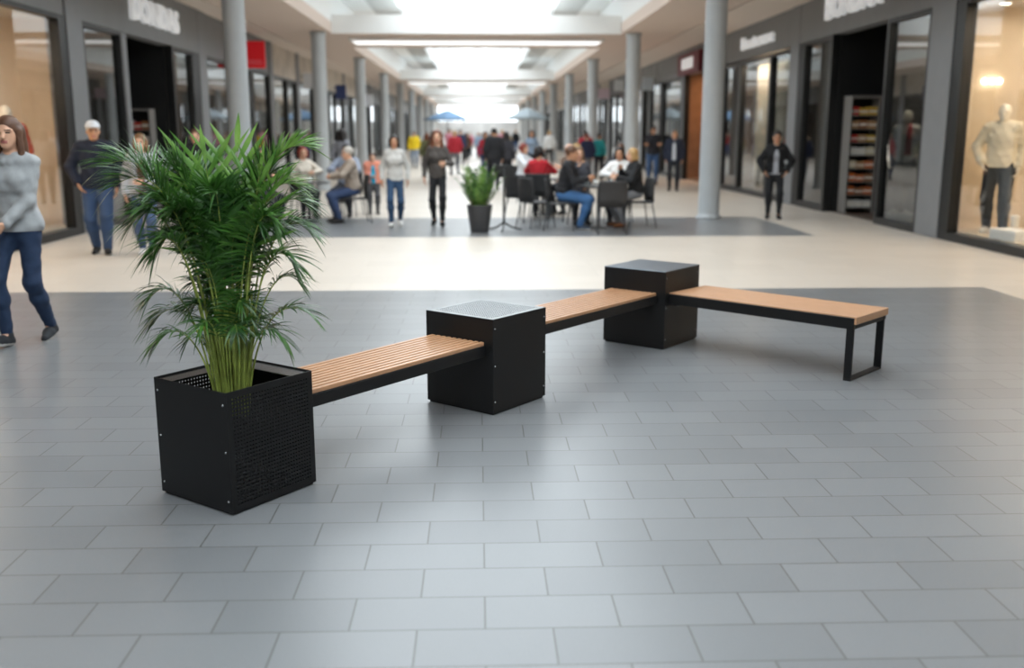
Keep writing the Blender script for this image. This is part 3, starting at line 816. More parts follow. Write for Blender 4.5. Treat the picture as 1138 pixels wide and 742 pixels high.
class SDF:
    def __init__(s): s.p = []; s.clips = []; s.subs = []
    def cone(s, a, b, ra, rb, k=.03, fr=None): s.p.append(('c', np.array(a, float), np.array(b, float), ra, rb, k, fr))
    def ell(s, c, r, R=None, k=.03): s.p.append(('e', np.array(c, float), np.array(r, float), np.eye(3) if R is None else R, None, k, None))
    def mesh(s, h, infl=0., wob=0.):
        lo = np.full(3, 9e9); hi = -lo; boxes = []
        for q in s.p:
            if q[0] == 'c':
                fr = q[6]; a, b = q[1], q[2]; r = max(q[3], q[4])
                if fr: a = fr[0]+fr[1]@(a*fr[2]); b = fr[0]+fr[1]@(b*fr[2]); r *= max(fr[2])
                l, u = np.minimum(a, b)-r, np.maximum(a, b)+r
            else: l, u = q[1]-q[2].max(), q[1]+q[2].max()
            l = l-infl-.035; u = u+infl+.035; boxes.append((l, u)); lo = np.minimum(lo, l); hi = np.maximum(hi, u)
        n = np.ceil((hi-lo)/h).astype(int)+2
        V = np.full(n, .06, np.float32)
        ax = [lo[i]+h*np.arange(n[i]) for i in range(3)]
        for q, (l, u) in zip(s.p, boxes):
            i0 = np.maximum(((l-lo)/h).astype(int), 0); i1 = np.minimum(((u-lo)/h).astype(int)+2, n)
            P = np.stack(np.meshgrid(*[ax[i][i0[i]:i1[i]] for i in range(3)], indexing='ij'), -1)
            if q[0] == 'c':
                a, b, ra, rb, k, fr = q[1:]; sc = 1
                if fr: P = ((P-fr[0])@fr[1])/fr[2]; sc = min(fr[2])
                ba = b-a; L = ba@ba+1e-12
                t = np.clip((P-a)@ba/L, 0, 1)
                d = (np.linalg.norm(P-a-t[..., None]*ba, axis=-1)-(ra+(rb-ra)*t))*sc
            else:
                Q = (P-q[1])@q[3]; k = q[5]
                k0 = np.linalg.norm(Q/q[2], axis=-1); k1 = np.linalg.norm(Q/q[2]**2, axis=-1)+1e-9
                d = k0*(k0-1)/k1
            d = d-infl
            sl = tuple(slice(i0[i], i1[i]) for i in range(3)); W = V[sl]
            hh = np.maximum(k-np.abs(W-d), 0)/k
            V[sl] = np.minimum(W, d)-hh*hh*k*.25
        P = None
        if wob or s.clips or s.subs:
            P = np.stack(np.meshgrid(*ax, indexing='ij'), -1)
            if wob: V += (wob*(np.sin(P[..., 2]*48+P[..., 0]*31+np.sin(P[..., 1]*25)*1.6)*np.sin(P[..., 0]*23-P[..., 2]*17+P[..., 1]*29))).astype(np.float32)
            for o, nn in s.clips: V = np.maximum(V, ((o-P)@nn).astype(np.float32))
            for c, r, R in s.subs:
                Q = (P-c)@R; k0 = np.linalg.norm(Q/r, axis=-1); k1 = np.linalg.norm(Q/r**2, axis=-1)+1e-9
                V = np.maximum(V, -(k0*(k0-1)/k1).astype(np.float32))
        V[0] = V[-1] = .05; V[:, 0] = V[:, -1] = .05; V[:, :, 0] = V[:, :, -1] = .05
        return surface_nets(V, lo, h)

def np_obj(name, verts, quads, mats, parent=None, mi=None):
    me = bpy.data.meshes.new(name)
    me.from_pydata(verts.tolist(), [], quads.tolist())
    for m in mats: me.materials.append(m)
    if mi is not None: me.polygons.foreach_set('material_index', mi.astype(np.int32))
    me.polygons.foreach_set('use_smooth', np.ones(len(me.polygons), bool))
    me.update()
    o = bpy.data.objects.new(name, me); COL.objects.link(o)
    if parent: o.parent = parent
    return o

def rotm(yaw=0, pitch=0, roll=0):
    """yaw about z, pitch tips forward (towards -y), roll sideways"""
    return np.array(Matrix.Rotation(yaw, 3, 'Z') @ Matrix.Rotation(pitch, 3, 'X') @ Matrix.Rotation(roll, 3, 'Y'))
def nrm(v): return v/(np.linalg.norm(v)+1e-9)
def ik(a, t, l1, l2, hint):
    d = t-a; L = min(np.linalg.norm(d), (l1+l2)*.995); u = nrm(d); t = a+u*L
    x = (l1*l1-l2*l2+L*L)/(2*L); y = math.sqrt(max(l1*l1-x*x, 0))
    hv = hint-u*(hint@u); return a+u*x+nrm(hv)*y, t

SKIN = {k: mat('skin '+k, c, .5, noise=.05, nscale=8) for k, c in (('fair', '#d9a98c'), ('tan', '#c08e6e'), ('deep', '#8a5d45'))}
SKIN['mannequin'] = mat('cream mannequin', '#e6dccb', .45)
M_LIP = mat('lips', '#b06a62', .45); M_EYE = mat('eyes', '#2c211c', .3); M_BROW = mat('eyebrows', '#6d5140', .8)
HAIR = {k: mat('hair '+k, c, .55, noise=.25, nscale=40, stretch=(6, 6, 1)) for k, c in (('brown', '#5a3b28'), ('dark', '#1d1613'), ('blonde', '#b08d5c'), ('auburn', '#6b3a22'), ('grey', '#b5aea4'), ('lightbrown', '#7a5a3c'), ('red', '#7d2f20'))}
def cloth(col): return mat('cloth '+col, '#'+col, .85, noise=.07, nscale=30)
M_SOLE = mat('pale shoe sole', '#d8d6d2', .6); M_SOLEDARK = mat('dark shoe sole', '#1a1a1a', .6)

def person(label, loc, face, h=1.72, sex='f', skin='fair', hair=('long', 'brown'), pose='stand', arms=('hang', 'hang'),
           top=('shirt', '777777'), jacket=None, legs='23324a', shoes=('222222', 'dark'), res=.0095, lean=0., head=(0, 0), group=None,
           stride=.3, lead=1, seat=.45, feet=None, hood=False, bag=None, cap=None, sleeve=.93, leg_loose=.012, top_loose=.012, width=1., eyes=True, backpitch=32, backlift=.15, name='person', cat='person'):
    s = h/1.75; A = np.array
    sit = pose == 'sit'
    zp = (seat+.142) if sit else .945*s
    if pose == 'walk': zp -= .03*s
    P = A([0, 0, zp]); RT = rotm(0, -lean if False else lean)
    T = lambda x, y, z: P+RT@(A([x, y, z])*s)
    fr = lambda dy: (P, RT, A([1, dy, 1.])*s)
    f = 1 if sex == 'f' else 0
    wd = (.93 if f else 1.05)*width
    sh = {d: T(d*(.17-.012*f)*wd, .01, .455-.018*f) for d in (1, -1)}
    # feet and legs
    if pose == 'walk':
        ank = {lead: A([lead*.075*s, -stride*s, .085*s]), -lead: A([-lead*.08*s, stride*.95*s, backlift*s])}
        fpitch = {lead: math.radians(-8), -lead: math.radians(backpitch)}
    elif sit:
        ank = {1: A([.11, -.27, .085]), -1: A([-.11, -.30, .085])}; fpitch = {1: 0, -1: 0}
    else:
        ank = {1: A([.105*s, -.03, .085*s]), -1: A([-.105*s, .02, .085*s])}; fpitch = {1: 0, -1: 0}
    if feet: ank = {1: A(feet[0]), -1: A(feet[1])}
    hip = {d: P+A([d*.088*s*wd, 0, -.02*s]) for d in (1, -1)}
    knee = {}
    for d in (1, -1):
        kn, an = ik(hip[d], ank[d], .435*s, .43*s, A([d*.12, -1, .15])); knee[d] = kn; ank[d] = an
    TG = {'hang': (.235, -.03, -.05), 'back': (.25, .17, .0), 'fwd': (.23, -.26, .02), 'belly': (.03, -.235, .13), 'hold': (.14, -.30, .20), 'table': (.10, -.37, .275),
          'phone': (.05, -.27, .27), 'pocket': (.215, -.10, .0), 'cross': (-.13, -.2, .24), 'hip': (.21, -.06, .08), 'lap': (.13, -.17, .07), 'chin': (.05, -.22, .42), 'out': (.32, -.02, .1)}
    elb, wri = {}, {}
    for d, nm in zip((1, -1), arms):
        t = TG[nm] if isinstance(nm, str) else nm
        hint = A([d*.5, .7, -.35]) if nm not in ('hip', 'out', 'pocket') else A([d*1., .5, 0.])
        if nm == 'table': hint = A([d*.9, .5, -.12])
        elb[d], wri[d] = ik(sh[d], T(d*t[0], t[1], t[2]), .285*s, .25*s, RT@hint)
    nb = T(0, .01, .485); RH = rotm(head[0], head[1]); hc = nb+RT@A([0, -.015, .035])*s+RH@A([0, -.02, .135])*s
    # --- torso prims (also used for the clothes)
    def torso(B, g=0., k=.06):
        B.cone((0, 0, .085 if sit else -.03), (0, 0, .09 if sit else .08), (.150+.006*f)*wd+g, (.128-.006*f)*wd+g, k, fr(.68))
        B.cone((0, 0, .08), (0, 0, .33), (.124-.010*f)*wd+g, (.148)*wd+g, k, fr(.68))
        B.cone((0, .0, .33), (0, .005, .42), .146*wd+g, .11*wd+g, k, fr(.66))
        B.cone(sh[-1]+RT@A([.03, 0, -.005])*s, sh[1]+RT@A([-.03, 0, -.005])*s, .055*s+g, .055*s+g, .05)
        if f:
            for d in (1, -1): B.ell(T(d*.066, -.078, .30), A([.052, .042, .055])*s+g, RT, .06)
    def arm(B, d, frac, g=0., k=.03):
        B.cone(sh[d], elb[d], .050*s*wd+g, .040*s+g, k)
        B.cone(elb[d], elb[d]+(wri[d]-elb[d])*frac, .039*s+g, (.039-.011*frac)*s+g, k)
    def leg(B, d, frac, g=0., k=.04):
        B.cone(hip[d], knee[d], .083*s*wd+g, .056*s+g, k)
        B.cone(knee[d], knee[d]+(ank[d]-knee[d])*.35, .053*s+g, .054*s+g, k)
        B.cone(knee[d]+(ank[d]-knee[d])*.35, knee[d]+(ank[d]-knee[d])*frac, .054*s+g, (.054-.018*frac)*s+g, k)
    # --- body
    B = SDF(); torso(B)
    B.cone(nb-RT@A([0, 0, .04])*s, hc+RH@A([0, .02, -.06])*s, .056*s, .05*s, .04)
    for d in (1, -1):
        arm(B, d, 1.); leg(B, d, 1.)
        B.cone(ank[d], ank[d]+rotm(0, 0 if feet else fpitch.get(d, 0))@A([0, -.07, -.045])*s, .033*s, .022*s, .02)
    hp = lambda x, y, z: hc+RH@(A([x, y, z])*s)
    B.ell(hp(0, .012, .03), A([.074, .094, .086])*s, RH, .03)
    B.ell(hp(0, -.03, -.035), A([.060, .060, .080])*s, RH, .035)
    B.ell(hp(0, -.062, -.092), A([.026, .024, .022])*s, RH, .03)
    B.cone(hp(0, -.088, .0), hp(0, -.106, -.034), .009*s, .0135*s, .014)
    B.cone(hp(-.016, -.083, -.066), hp(.016, -.083, -.066), .0085*s, .0085*s, .01)
    for d in (1, -1):
        B.ell(hp(d*.074, .008, -.012), A([.011, .02, .031])*s, RH, .008)
        B.cone(hp(d*.018, -.083, .018), hp(d*.05, -.068, .016), .009*s, .008*s, .012)
        fd = nrm(wri[d]-elb[d]); tow = nrm(A([-d, -.3, 0])-fd*(A([-d, -.3, 0])@fd)); sd = np.cross(fd, tow)
        if sd[1] > 0 and abs(sd[1]) > .2: sd = -sd
        w0 = wri[d]
        B.ell(w0+fd*.048*s, A([.05, .015, .040])*s, np.stack([fd, tow, sd], 1), .015)
        for i in range(4):
            L = (.036, .042, .045, .040)[i]*s; b0 = w0+fd*.085*s+sd*(-.030+.020*i)*s
            d1 = nrm(fd+tow*.35); d2 = nrm(fd+tow*1.0)
            B.cone(w0+fd*.05*s+sd*(-.026+.0175*i)*s, b0, .009*s, .009*s, .006); B.cone(b0, b0+d1*L, .009*s, .0085*s, .005); B.cone(b0+d1*L, b0+d1*L+d2*L*.8, .0085*s, .0075*s, .005)
        tb = w0+fd*.022*s+sd*.03*s; td = nrm(fd*.7+sd*.6+tow*.3)
        B.cone(tb, tb+td*.045*s, .013*s, .010*s, .01); B.cone(tb+td*.045*s, tb+td*.045*s+nrm(td+tow*.5+fd*.3)*.03*s, .010*s, .008*s, .006)
    v, q = B.mesh(res)
    c = (v[q].mean(1)-hc)@RH/s; mi = np.zeros(len(q))
    x, y, z = np.abs(c[:, 0]), c[:, 1], c[:, 2]
    mi[(x < .024) & (y < -.07) & (np.abs(z+.066) < .010)] = 1
    if eyes:
        mi[(np.abs(x-.031) < .014) & (y < -.055) & (np.abs(z-.0) < .007)] = 2
        mi[(np.abs(x-.034) < .02) & (y < -.055) & (np.abs(z-.020) < .0035)] = 3
    o = np_obj(name, v, q, [SKIN[skin], M_LIP, M_EYE, M_BROW] if eyes else [SKIN[skin]]*2, None, mi)
    o.location = loc; o.rotation_euler = (0, 0, face)
    tag(o, label, cat, group)
    # --- clothes
    up = RT@A([0, 0, 1.])
    G = top_loose
    C = SDF(); torso(C, G)
    if sleeve > 0:
        for d in (1, -1): arm(C, d, sleeve, G*.95)
    else:
        for d in (1, -1): C.cone(sh[d], sh[d]+(elb[d]-sh[d])*.3, .052*s+G, .05*s+G, .03)
    if hood:
        C.cone(T(-.05, .05, .475), T(.05, .05, .475), .036*s, .036*s, .04); C.ell(T(0, .085, .43), A([.10, .05, .07])*s, RT, .03)
        C.cone(T(-.085, .02, .485), T(-.03, -.075, .44), .028*s, .02*s, .02); C.cone(T(.085, .02, .485), T(.03, -.075, .44), .028*s, .02*s, .02)
        C.cone(T(-.13, -.0, .0), T(.13, 0, .0), .06*s, .06*s, .05)
    C.cone((0, 0, .085 if sit else -.14), (0, 0, .09 if sit else .06), (.158+.006*f)*wd+G, (.136)*wd+G, .05, fr(.74))
    hem = -.065 if top[0] in ('hoodie', 'shirt', 'jumper') else -.03
    C.clips.append((T(0, 0, hem), up))
    C.clips.append((T(0, 0, .60), -up))
    C.subs.append((nb+RT@A([0, -.012, .075])*s, A([.060, .058, .07])*s, RT))
    v, q = C.mesh(res, 0, .004)
    np_obj(top[0], v, q, [cloth(top[1])], o)
    if jacket:
        J = SDF(); torso(J, G+.014)
        for d in (1, -1): arm(J, d, .96, G+.013)
        J.cone((0, 0, -.14), (0, 0, .08), .158*wd+G+.01, .14*wd+G+.012, .05, fr(.70))
        J.clips.append((T(0, 0, jacket[2] if len(jacket) > 2 else -.13), up))
        J.subs.append((nb+RT@A([0, -.03, .06])*s, A([.064, .07, .1])*s, RT))
        J.subs.append((T(0, -.2, .12), A([jacket[3] if len(jacket) > 3 else .055, .155, .42])*s, RT))
        v, q = J.mesh(res, 0, .004); np_obj(jacket[0], v, q, [cloth(jacket[1])], o)
    L = SDF()
    L.cone((0, 0, .085 if sit else -.05), (0, 0, .095 if sit else .05), (.152+.006*f)*wd+.006, (.136)*wd+.006, .05, (P, np.eye(3) if sit else RT, A([1, .69, 1.])*s))
    for d in (1, -1): leg(L, d, .97, leg_loose)
    L.clips.append((P+up*(.12 if sit else .055)*s, -up))
    v, q = L.mesh(res, 0, .003); np_obj('trousers', v, q, [cloth(legs)], o)
    for d in (1, -1):
        F = SDF(); pt = fpitch.get(d, 0) if not feet else 0; RF = rotm(d*.12, pt)
        a0 = ank[d]; fp = lambda x, y, z: a0+RF@(A([x, y, z])*s)
        F.cone(fp(0, 0, .0), fp(0, .01, -.04), .043*s, .043*s, .02)
        F.cone(fp(0, .035, -.045), fp(0, -.06, -.045), .034*s, .042*s, .02); F.cone(fp(0, -.06, -.047), fp(d*.008, -.155, -.056), .043*s, .030*s, .02)
        F.clips.append((fp(0, 0, -.083), RF@A([0, 0, 1.])))
        v, q = F.mesh(min(res, .008)); zz = ((v[q].mean(1)-a0)@RF)[:, 2]/s
        np_obj('shoe', v, q, [cloth(shoes[0]), M_SOLE if shoes[1] == 'pale' else M_SOLEDARK], o, (zz < -.062).astype(int))
    # --- hair, cap
    if hair:
        K = SDF(); st = hair[0]
        K.ell(hp(0, .016, .036), A([.083, .099, .090])*s, RH, .02)
        if st == 'long':
            for x0 in (-.055, -.02, .02, .055):
                K.cone(hp(x0, .06, .02), hp(x0*1.5, .075, -.22), .042*s, .034*s, .03)
            for d in (1, -1): K.cone(hp(d*.072, .0, .01), hp(d*.088, -.015, -.19), .024*s, .026*s, .03)
        elif st == 'bob':
            for d in (1, -1): K.cone(hp(d*.072, .0, .02), hp(d*.082, -.005, -.085), .028*s, .024*s, .03)
            K.cone(hp(-.04, .065, .0), hp(.04, .065, -.06), .05*s, .05*s, .03)
        elif st == 'tied':
            K.ell(hp(0, .115, .04), A([.035, .04, .045])*s, RH, .02); K.cone(hp(0, .12, .03), hp(0, .13, -.12), .026*s, .018*s, .03)
        K.subs.append((hp(0, -.105, -.03), A([.064, .092, .092])*s, RH))
        if st == 'short': K.clips.append((hp(0, 0, -.035), RH@nrm(A([0, .35, 1.]))))
        v, q = K.mesh(min(res, .009), 0, .002); np_obj('hair', v, q, [HAIR[hair[1]]], o)
    if cap:
        K = SDF(); K.ell(hp(0, .012, .05), A([.089, .105, .088])*s, RH, .02); K.clips.append((hp(0, 0, .045), RH@A([0, -.12, 1.])/1.0))
        K.ell(hp(0, -.115, .052), A([.062, .06, .010])*s, RH, .012)
        v, q = K.mesh(min(res, .008)); np_obj('cap', v, q, [cloth(cap)], o)
    if bag:
        K = SDF(); d = bag[0]; cc = T(d*.24*wd, .06, .02)
        K.ell(cc, A([.055, .12, .10])*s, RT, .02); v, q = K.mesh(.011); b = np_obj('handbag', v, q, [cloth(bag[1])], None)
        b.location = loc; b.rotation_euler = (0, 0, face); tag(b, bag[2], 'handbag')
        m = MB(); m.tube([cc+A([0, .08, .06])*s, sh[d]+A([0, .05, .05])*s, sh[d]+A([0, -.05, .05])*s, cc+A([0, -.08, .06])*s], .012, 6); m.build('strap', cloth(bag[1]), b, True)
    return o

R_ = math.radians
# ------------------------------------------------------------------ cafe furniture
M_WOVEN = mat('dark woven plastic', '#2d2c2d', .6, noise=.3, nscale=90, bump=.8)
M_CHAIRLEG = mat('grey chair legs', '#4a4a4c', .4, metal=.6)
M_TABLETOP = mat('dark table top', '#3b3a3a', .35)
M_CHINA = mat('white china', '#efeeea', .25)
M_DRINK = mat('coffee', '#3a2014', .3)
def make_chair():
    r = empty('cafe_chair')
    n = 14
    def shell(rows, th):
        vs = []; fs = []
        for (w0, y, z, cv) in rows:
            for k in range(n+1):
                u = -1+2*k/n; vs.append((w0*u, y-cv*u*u, z))
        m = len(rows)
        o = len(vs)
        nv = [Vector(v) for v in vs]
        # thickness along local normal approximated from the row direction
        for i in range(m):
            a = nv[max(i-1, 0)*(n+1)+n//2]; b = nv[min(i+1, m-1)*(n+1)+n//2]; t = (b-a).normalized(); nn = Vector((0, -t.z, t.y))
            for k in range(n+1): vs.append(tuple(nv[i*(n+1)+k]+nn*th))
        for i in range(m-1):
            for k in range(n):
                a = i*(n+1)+k; fs += [(a, a+1, a+n+2, a+n+1), (o+a, o+a+n+1, o+a+n+2, o+a+1)]
        for i in range(m-1):
            a, b = i*(n+1), (i+1)*(n+1); fs += [(a, b, o+b, o+a), (a+n, o+a+n, o+b+n, b+n)]
        for k in range(n):
            fs += [(k, o+k, o+k+1, k+1), ((m-1)*(n+1)+k, (m-1)*(n+1)+k+1, o+(m-1)*(n+1)+k+1, o+(m-1)*(n+1)+k)]
        mb = MB(); mb.add(vs, fs); return mb
    shell([(.21,-.23,.41,0),(.225,-.2,.425,0),(.23,0,.414,0),(.225,.18,.416,0),(.22,.215,.432,0)], .018).build('seat', M_WOVEN, r, True)
    shell([(.22,.215,.432,.0),(.232,.235,.55,.03),(.235,.255,.68,.05),(.225,.275,.80,.05),(.20,.283,.835,.045)], .018).build('backrest', M_WOVEN, r, True)
    for sx in (-1, 1):
        for y0, y1 in ((-.2, -.235), (.19, .26)):
            m = MB(); m.tube([(sx*.19, y0, .414), (sx*.225, y1, .012), (sx*.226, y1, 0)], [.011, .010, .012], 8); m.build('leg', M_CHAIRLEG, r, True)
    return r
chair0 = make_chair(); first = [True]
def chair(x, y, face, label, group=None):
    """face: direction the sitter looks, 0 is towards the camera end of the mall"""
    c = chair0 if first[0] else copy_tree(chair0); first[0] = False
    c.location = (x, y, 0); c.rotation_euler = (0, 0, R_(face)); tag(c, label, 'chair', group)
    return c
def cafe_table(x, y, label, r=.38):
    t = empty('cafe_table', (x, y, 0)); tag(t, label, 'table')
    m = MB(); m.lathe([(r-.01,.715),(r,.722),(r,.736),(r-.006,.742),(0,.742)], 36); m.lathe([(r-.01,.715),(0,.715)], 36); m.build('table_top', M_TABLETOP, t)
    m = MB(); m.tube([(0,0,.03),(0,0,.715)], .035, 12); m.build('pedestal', M_CHAIRLEG, t, True)
    m = MB(); m.lathe([(.15,0),(.15,.012),(.05,.035),(0,.035)], 28); m.build('base', M_CHAIRLEG, t)
    t.scale = (1, 1, .955)
    return t
def cup(x, y, label, z=.7095, tall=False):
    c = empty('coffee_cup' if not tall else 'drinking_glass', (x, y, z)); tag(c, label, 'cup' if not tall else 'glass')
    m = MB()
    if tall: m.lathe([(.03,0),(.036,.13),(.033,.13),(.027,.006),(0,.006)], 18); m.build('tumbler', mat('pale drink glass', '#d8e2e4', .15), c, True); return c
    m.lathe([(.022,0),(.036,.02),(.041,.075),(.037,.075),(.032,.02),(0,.01)], 18); m.build('cup_body', M_CHINA, c, True)
    m = MB(); m.tube([(.04+.024*math.sin(a)*.9, 0, .042-.022*math.cos(a)) for a in [PI*k/8 for k in range(9)]], .005, 6); m.build('handle', M_CHINA, c, True)
    return c

# ------------------------------------------------------------------ people
# the woman crossing on the left
person('woman walking in a grey hoodie and navy trousers at the left edge', (-3.46, 7.46, 0), R_(-6), 1.76, 'f', 'fair', ('long', 'brown'), 'walk',
       arms=((.02, -.22, .0), 'hang'), top=('hoodie', 'a3a6a8'), legs='1c2f4b', shoes=('232529', 'pale'), res=.0062, stride=.17, lead=-1, hood=True, leg_loose=.006, top_loose=.012, head=(.16, .02), width=.97, backpitch=10, backlift=.10)
# pair by the left pillar
person('man in a white cap, navy jumper and jeans by the left pillar', (-4.98, 13.03, 0), R_(14), 1.78, 'm', 'tan', ('short', 'grey'), 'walk', arms=('hang', 'pocket'),
       top=('jumper', '1a2031'), legs='33496a', shoes=('1c1c1e', 'dark'), res=.008, stride=.12, backpitch=8, backlift=.1, cap='d9dce2', top_loose=.026, leg_loose=.02, head=(.2, 0))
person('woman with long fair hair in a pale cardigan beside the man in the cap', (-4.36, 12.95, 0), R_(10), 1.62, 'f', 'fair', ('long', 'lightbrown'), 'walk', arms=('belly', 'hang'),
       top=('shirt', '6d4c3e'), jacket=('cardigan', 'b4b7bd', -.16, .07), legs='4a5d7d', shoes=('d8d6d4', 'pale'), res=.0085, stride=.1, backpitch=6, backlift=.09)
# the two walkers in the middle
person('woman walking in a pale grey jumper and blue jeans', (-1.41, 16.72, 0), R_(4), 1.60, 'f', 'tan', ('bob', 'dark'), 'walk', arms=('hang', 'hang'),
       top=('jumper', 'c4c2be'), legs='2c4765', shoes=('dcdad6', 'pale'), res=.0085, stride=.16, lead=-1, backpitch=14, backlift=.12, leg_loose=.006, top_loose=.012, width=.92)
person('woman with long auburn hair walking in a dark top and black leggings', (-.69, 16.85, 0), R_(0), 1.68, 'f', 'fair', ('long', 'auburn'), 'walk', arms=('hold', 'hang'),
       top=('shirt', '4b4643'), top_loose=.01, width=.9, legs='17181c', shoes=('1a1a1c', 'dark'), res=.0085, stride=.14, lead=1, backpitch=12, backlift=.11, leg_loose=.005)
# woman by the right column
person('woman in a black jacket and trousers standing before the curtained right window', (5.5, 18.05, 0), R_(-14), 1.63, 'f', 'tan', ('tied', 'dark'), 'stand', arms=('pocket', 'pocket'),
       top=('shirt', 'a9abb2'), jacket=('jacket', '151518', -.04, .06), legs='17181c', shoes=('141416', 'dark'), res=.0085, leg_loose=.006)
# two men on the right side
person('man in a dark jacket and jeans standing far right with folded arms', (5.37, 30.2, 0), R_(-10), 1.80, 'm', 'tan', ('short', 'dark'), 'stand', arms=('cross', 'cross'), top=('jumper', '2b2c33'), legs='45618a', shoes=('2a2522', 'dark'), res=.011, top_loose=.02)
person('man in an open navy jacket over a white shirt, standing far right', (5.37, 26.9, 0), R_(-12), 1.66, 'm', 'tan', ('short', 'lightbrown'), 'stand', arms=('hang', 'hang'), top=('shirt', 'c8ccd4'), jacket=('jacket', '1d2335', -.14, .06), legs='191b22', shoes=('1a1a1a', 'dark'), res=.011)
# behind the palm
person('person in a black jacket standing behind the left of the palm', (-4.62, 16.4, 0), R_(10), 1.66, 'm', 'fair', ('short', 'brown'), 'stand', arms=('hang', 'pocket'), top=('jumper', '17181b'), legs='22242a', shoes=('1a1a1a', 'dark'), res=.010, top_loose=.025)
person('person in a black coat seated behind the top of the palm', (-3.75, 17.0, 0), R_(60), 1.68, 'f', 'fair', ('bob', 'dark'), 'sit', arms=('table', 'table'), top=('jumper', '1b1b1f'), legs='2a2c33', shoes=('1a1a1a', 'dark'), res=.011)
chair(-3.75, 17.02, 60, 'dark woven cafe chair behind the palm, under the person in the black coat')
person('person with red hair and a cream jumper seated behind the palm fronds', (-3.30, 18.75, 0), R_(25), 1.66, 'f', 'fair', ('bob', 'red'), 'sit', arms=('table', 'lap'), top=('jumper', 'd0c6b8'), legs='3a3a40', shoes=('2a2a2a', 'dark'), res=.011)
chair(-3.30, 18.77, 25, 'dark woven cafe chair under the red haired person')
cafe_table(-3.05, 17.75, 'round dark cafe table among the seated people behind the palm')
cup(-3.0, 17.6, 'white coffee cup on the left cafe table')
person('white haired person in a tan jacket seated with their back to the walkway', (-2.22, 17.55, 0), R_(-75), 1.68, 'm', 'fair', ('short', 'grey'), 'sit', arms=('table', 'table'), top=('jumper', '9a8c7f'), legs='37486a', shoes=('26221f', 'dark'), res=.010, lean=.12, top_loose=.025)
chair(-2.20, 17.55, -75, 'dark woven cafe chair under the white haired person')
person('dark haired person in a grey blue top seated beyond the left cafe table', (-2.5, 18.92, 0), R_(-10), 1.74, 'm', 'tan', ('short', 'dark'), 'sit', arms=('table', 'table'), top=('jumper', '8d95a5'), legs='2b2d36', shoes=('222222', 'dark'), res=.011)
chair(-2.5, 18.94, -10, 'dark woven cafe chair under the person in the grey blue top')
person('tall dark haired person standing behind the left cafe group', (-3.05, 22.4, 0), R_(150), 1.70, 'f', 'tan', ('long', 'dark'), 'stand', arms=('hang', 'belly'), top=('jumper', '7e7f86'), legs='33343a', shoes=('222222', 'dark'), res=.012)
person('child in a turquoise and coral top standing by the left cafe chairs', (-2.06, 19.35, 0), R_(10), 1.2, 'm', 'fair', ('short', 'brown'), 'stand', arms=('hang', 'belly'), top=('shirt', '2d9fc0'), jacket=('jacket', 'd98a72', -.06, .075), legs='4b4a4d', shoes=('333333', 'dark'), res=.010)
# right cafe group
cafe_table(2.02, 16.35, 'round dark cafe table with cups, right of the potted bush')
for k, (x, y) in enumerate(((2.06, 16.1), (2.2, 16.5), (2.0, 16.6))): cup(x, y, ('white coffee cup at the near side of the right cafe table', 'white coffee cup at the right side of the right cafe table', 'white coffee cup at the far side of the right cafe table')[k])
cup(1.82, 16.48, 'tall pale glass on the right cafe table', tall=True)
person('man in a black jumper and blue jeans seated left of the cafe table', (1.40, 16.15, 0), R_(78), 1.78, 'm', 'tan', ('short', 'brown'), 'sit', arms=((.10, -.34, .33), (.10, -.34, .33)), top=('jumper', '1c1c20'), legs='3a6290', shoes=('3b4450', 'pale'), res=.0085, lean=.22, top_loose=.022, leg_loose=.018)
chair(1.37, 16.14, 78, 'dark woven cafe chair under the man in blue jeans')
person('blonde woman in a black coat seated right of the cafe table', (2.68, 16.5, 0), R_(-80), 1.68, 'f', 'fair', ('bob', 'blonde'), 'sit', arms=((.10, -.35, .31), 'chin'), top=('jumper', '18181a'), legs='77787c', shoes=('6b4226', 'dark'), res=.0085, lean=.15, top_loose=.026)
chair(2.70, 16.5, -80, 'dark woven cafe chair under the blonde woman in black')
person('person with long fair brown hair in a dark grey top seated behind the cafe table', (1.76, 17.22, 0), R_(5), 1.68, 'f', 'fair', ('long', 'lightbrown'), 'sit', arms=('lap', 'chin'), top=('jumper', '4b4c54'), legs='2a2a30', shoes=('222222', 'dark'), res=.010)
chair(1.76, 17.24, 5, 'dark woven cafe chair under the person in dark grey behind the table')
person('dark haired person in a white shirt seated behind the cafe table', (2.48, 17.22, 0), R_(-15), 1.68, 'f', 'tan', ('bob', 'dark'), 'sit', arms=('table', 'table'), top=('shirt', 'e6e4e2'), legs='2a2a30', shoes=('222222', 'dark'), res=.010, top_loose=.02)
chair(2.48, 17.24, -15, 'dark woven cafe chair under the person in the white shirt')
chair(2.13, 15.55, 176, 'empty dark cafe chair with its back to the camera, in front of the table')
chair(.98, 16.55, 120, 'empty dark cafe chair left of the man in jeans')
chair(.80, 17.75, 140, 'empty dark cafe chair farthest left beside the potted bush')
cafe_table(1.25, 18.95, 'round dark cafe table behind the empty chairs')
cup(1.2, 18.85, 'white coffee cup on the table behind the empty chairs')
person('dark haired person in a red jacket seated at the table behind the empty chairs', (1.12, 18.25, 0), R_(165), 1.68, 'f', 'tan', ('bob', 'dark'), 'sit', arms=('table', 'table'), top=('jumper', 'b81f2b'), legs='222226', shoes=('222222', 'dark'), res=.011)
chair(1.12, 18.23, 165, 'dark woven cafe chair under the person in the red jacket')
person('bald person in a brown jumper seated past the red jacket', (1.81, 19.43, 0), R_(-50), 1.74, 'm', 'fair', None, 'sit', arms=((.10, -.34, .32), 'lap'), top=('jumper', '6f5a4c'), legs='2a2c33', shoes=('222222', 'dark'), res=.011)
chair(1.82, 19.45, -50, 'dark woven cafe chair under the bald person')
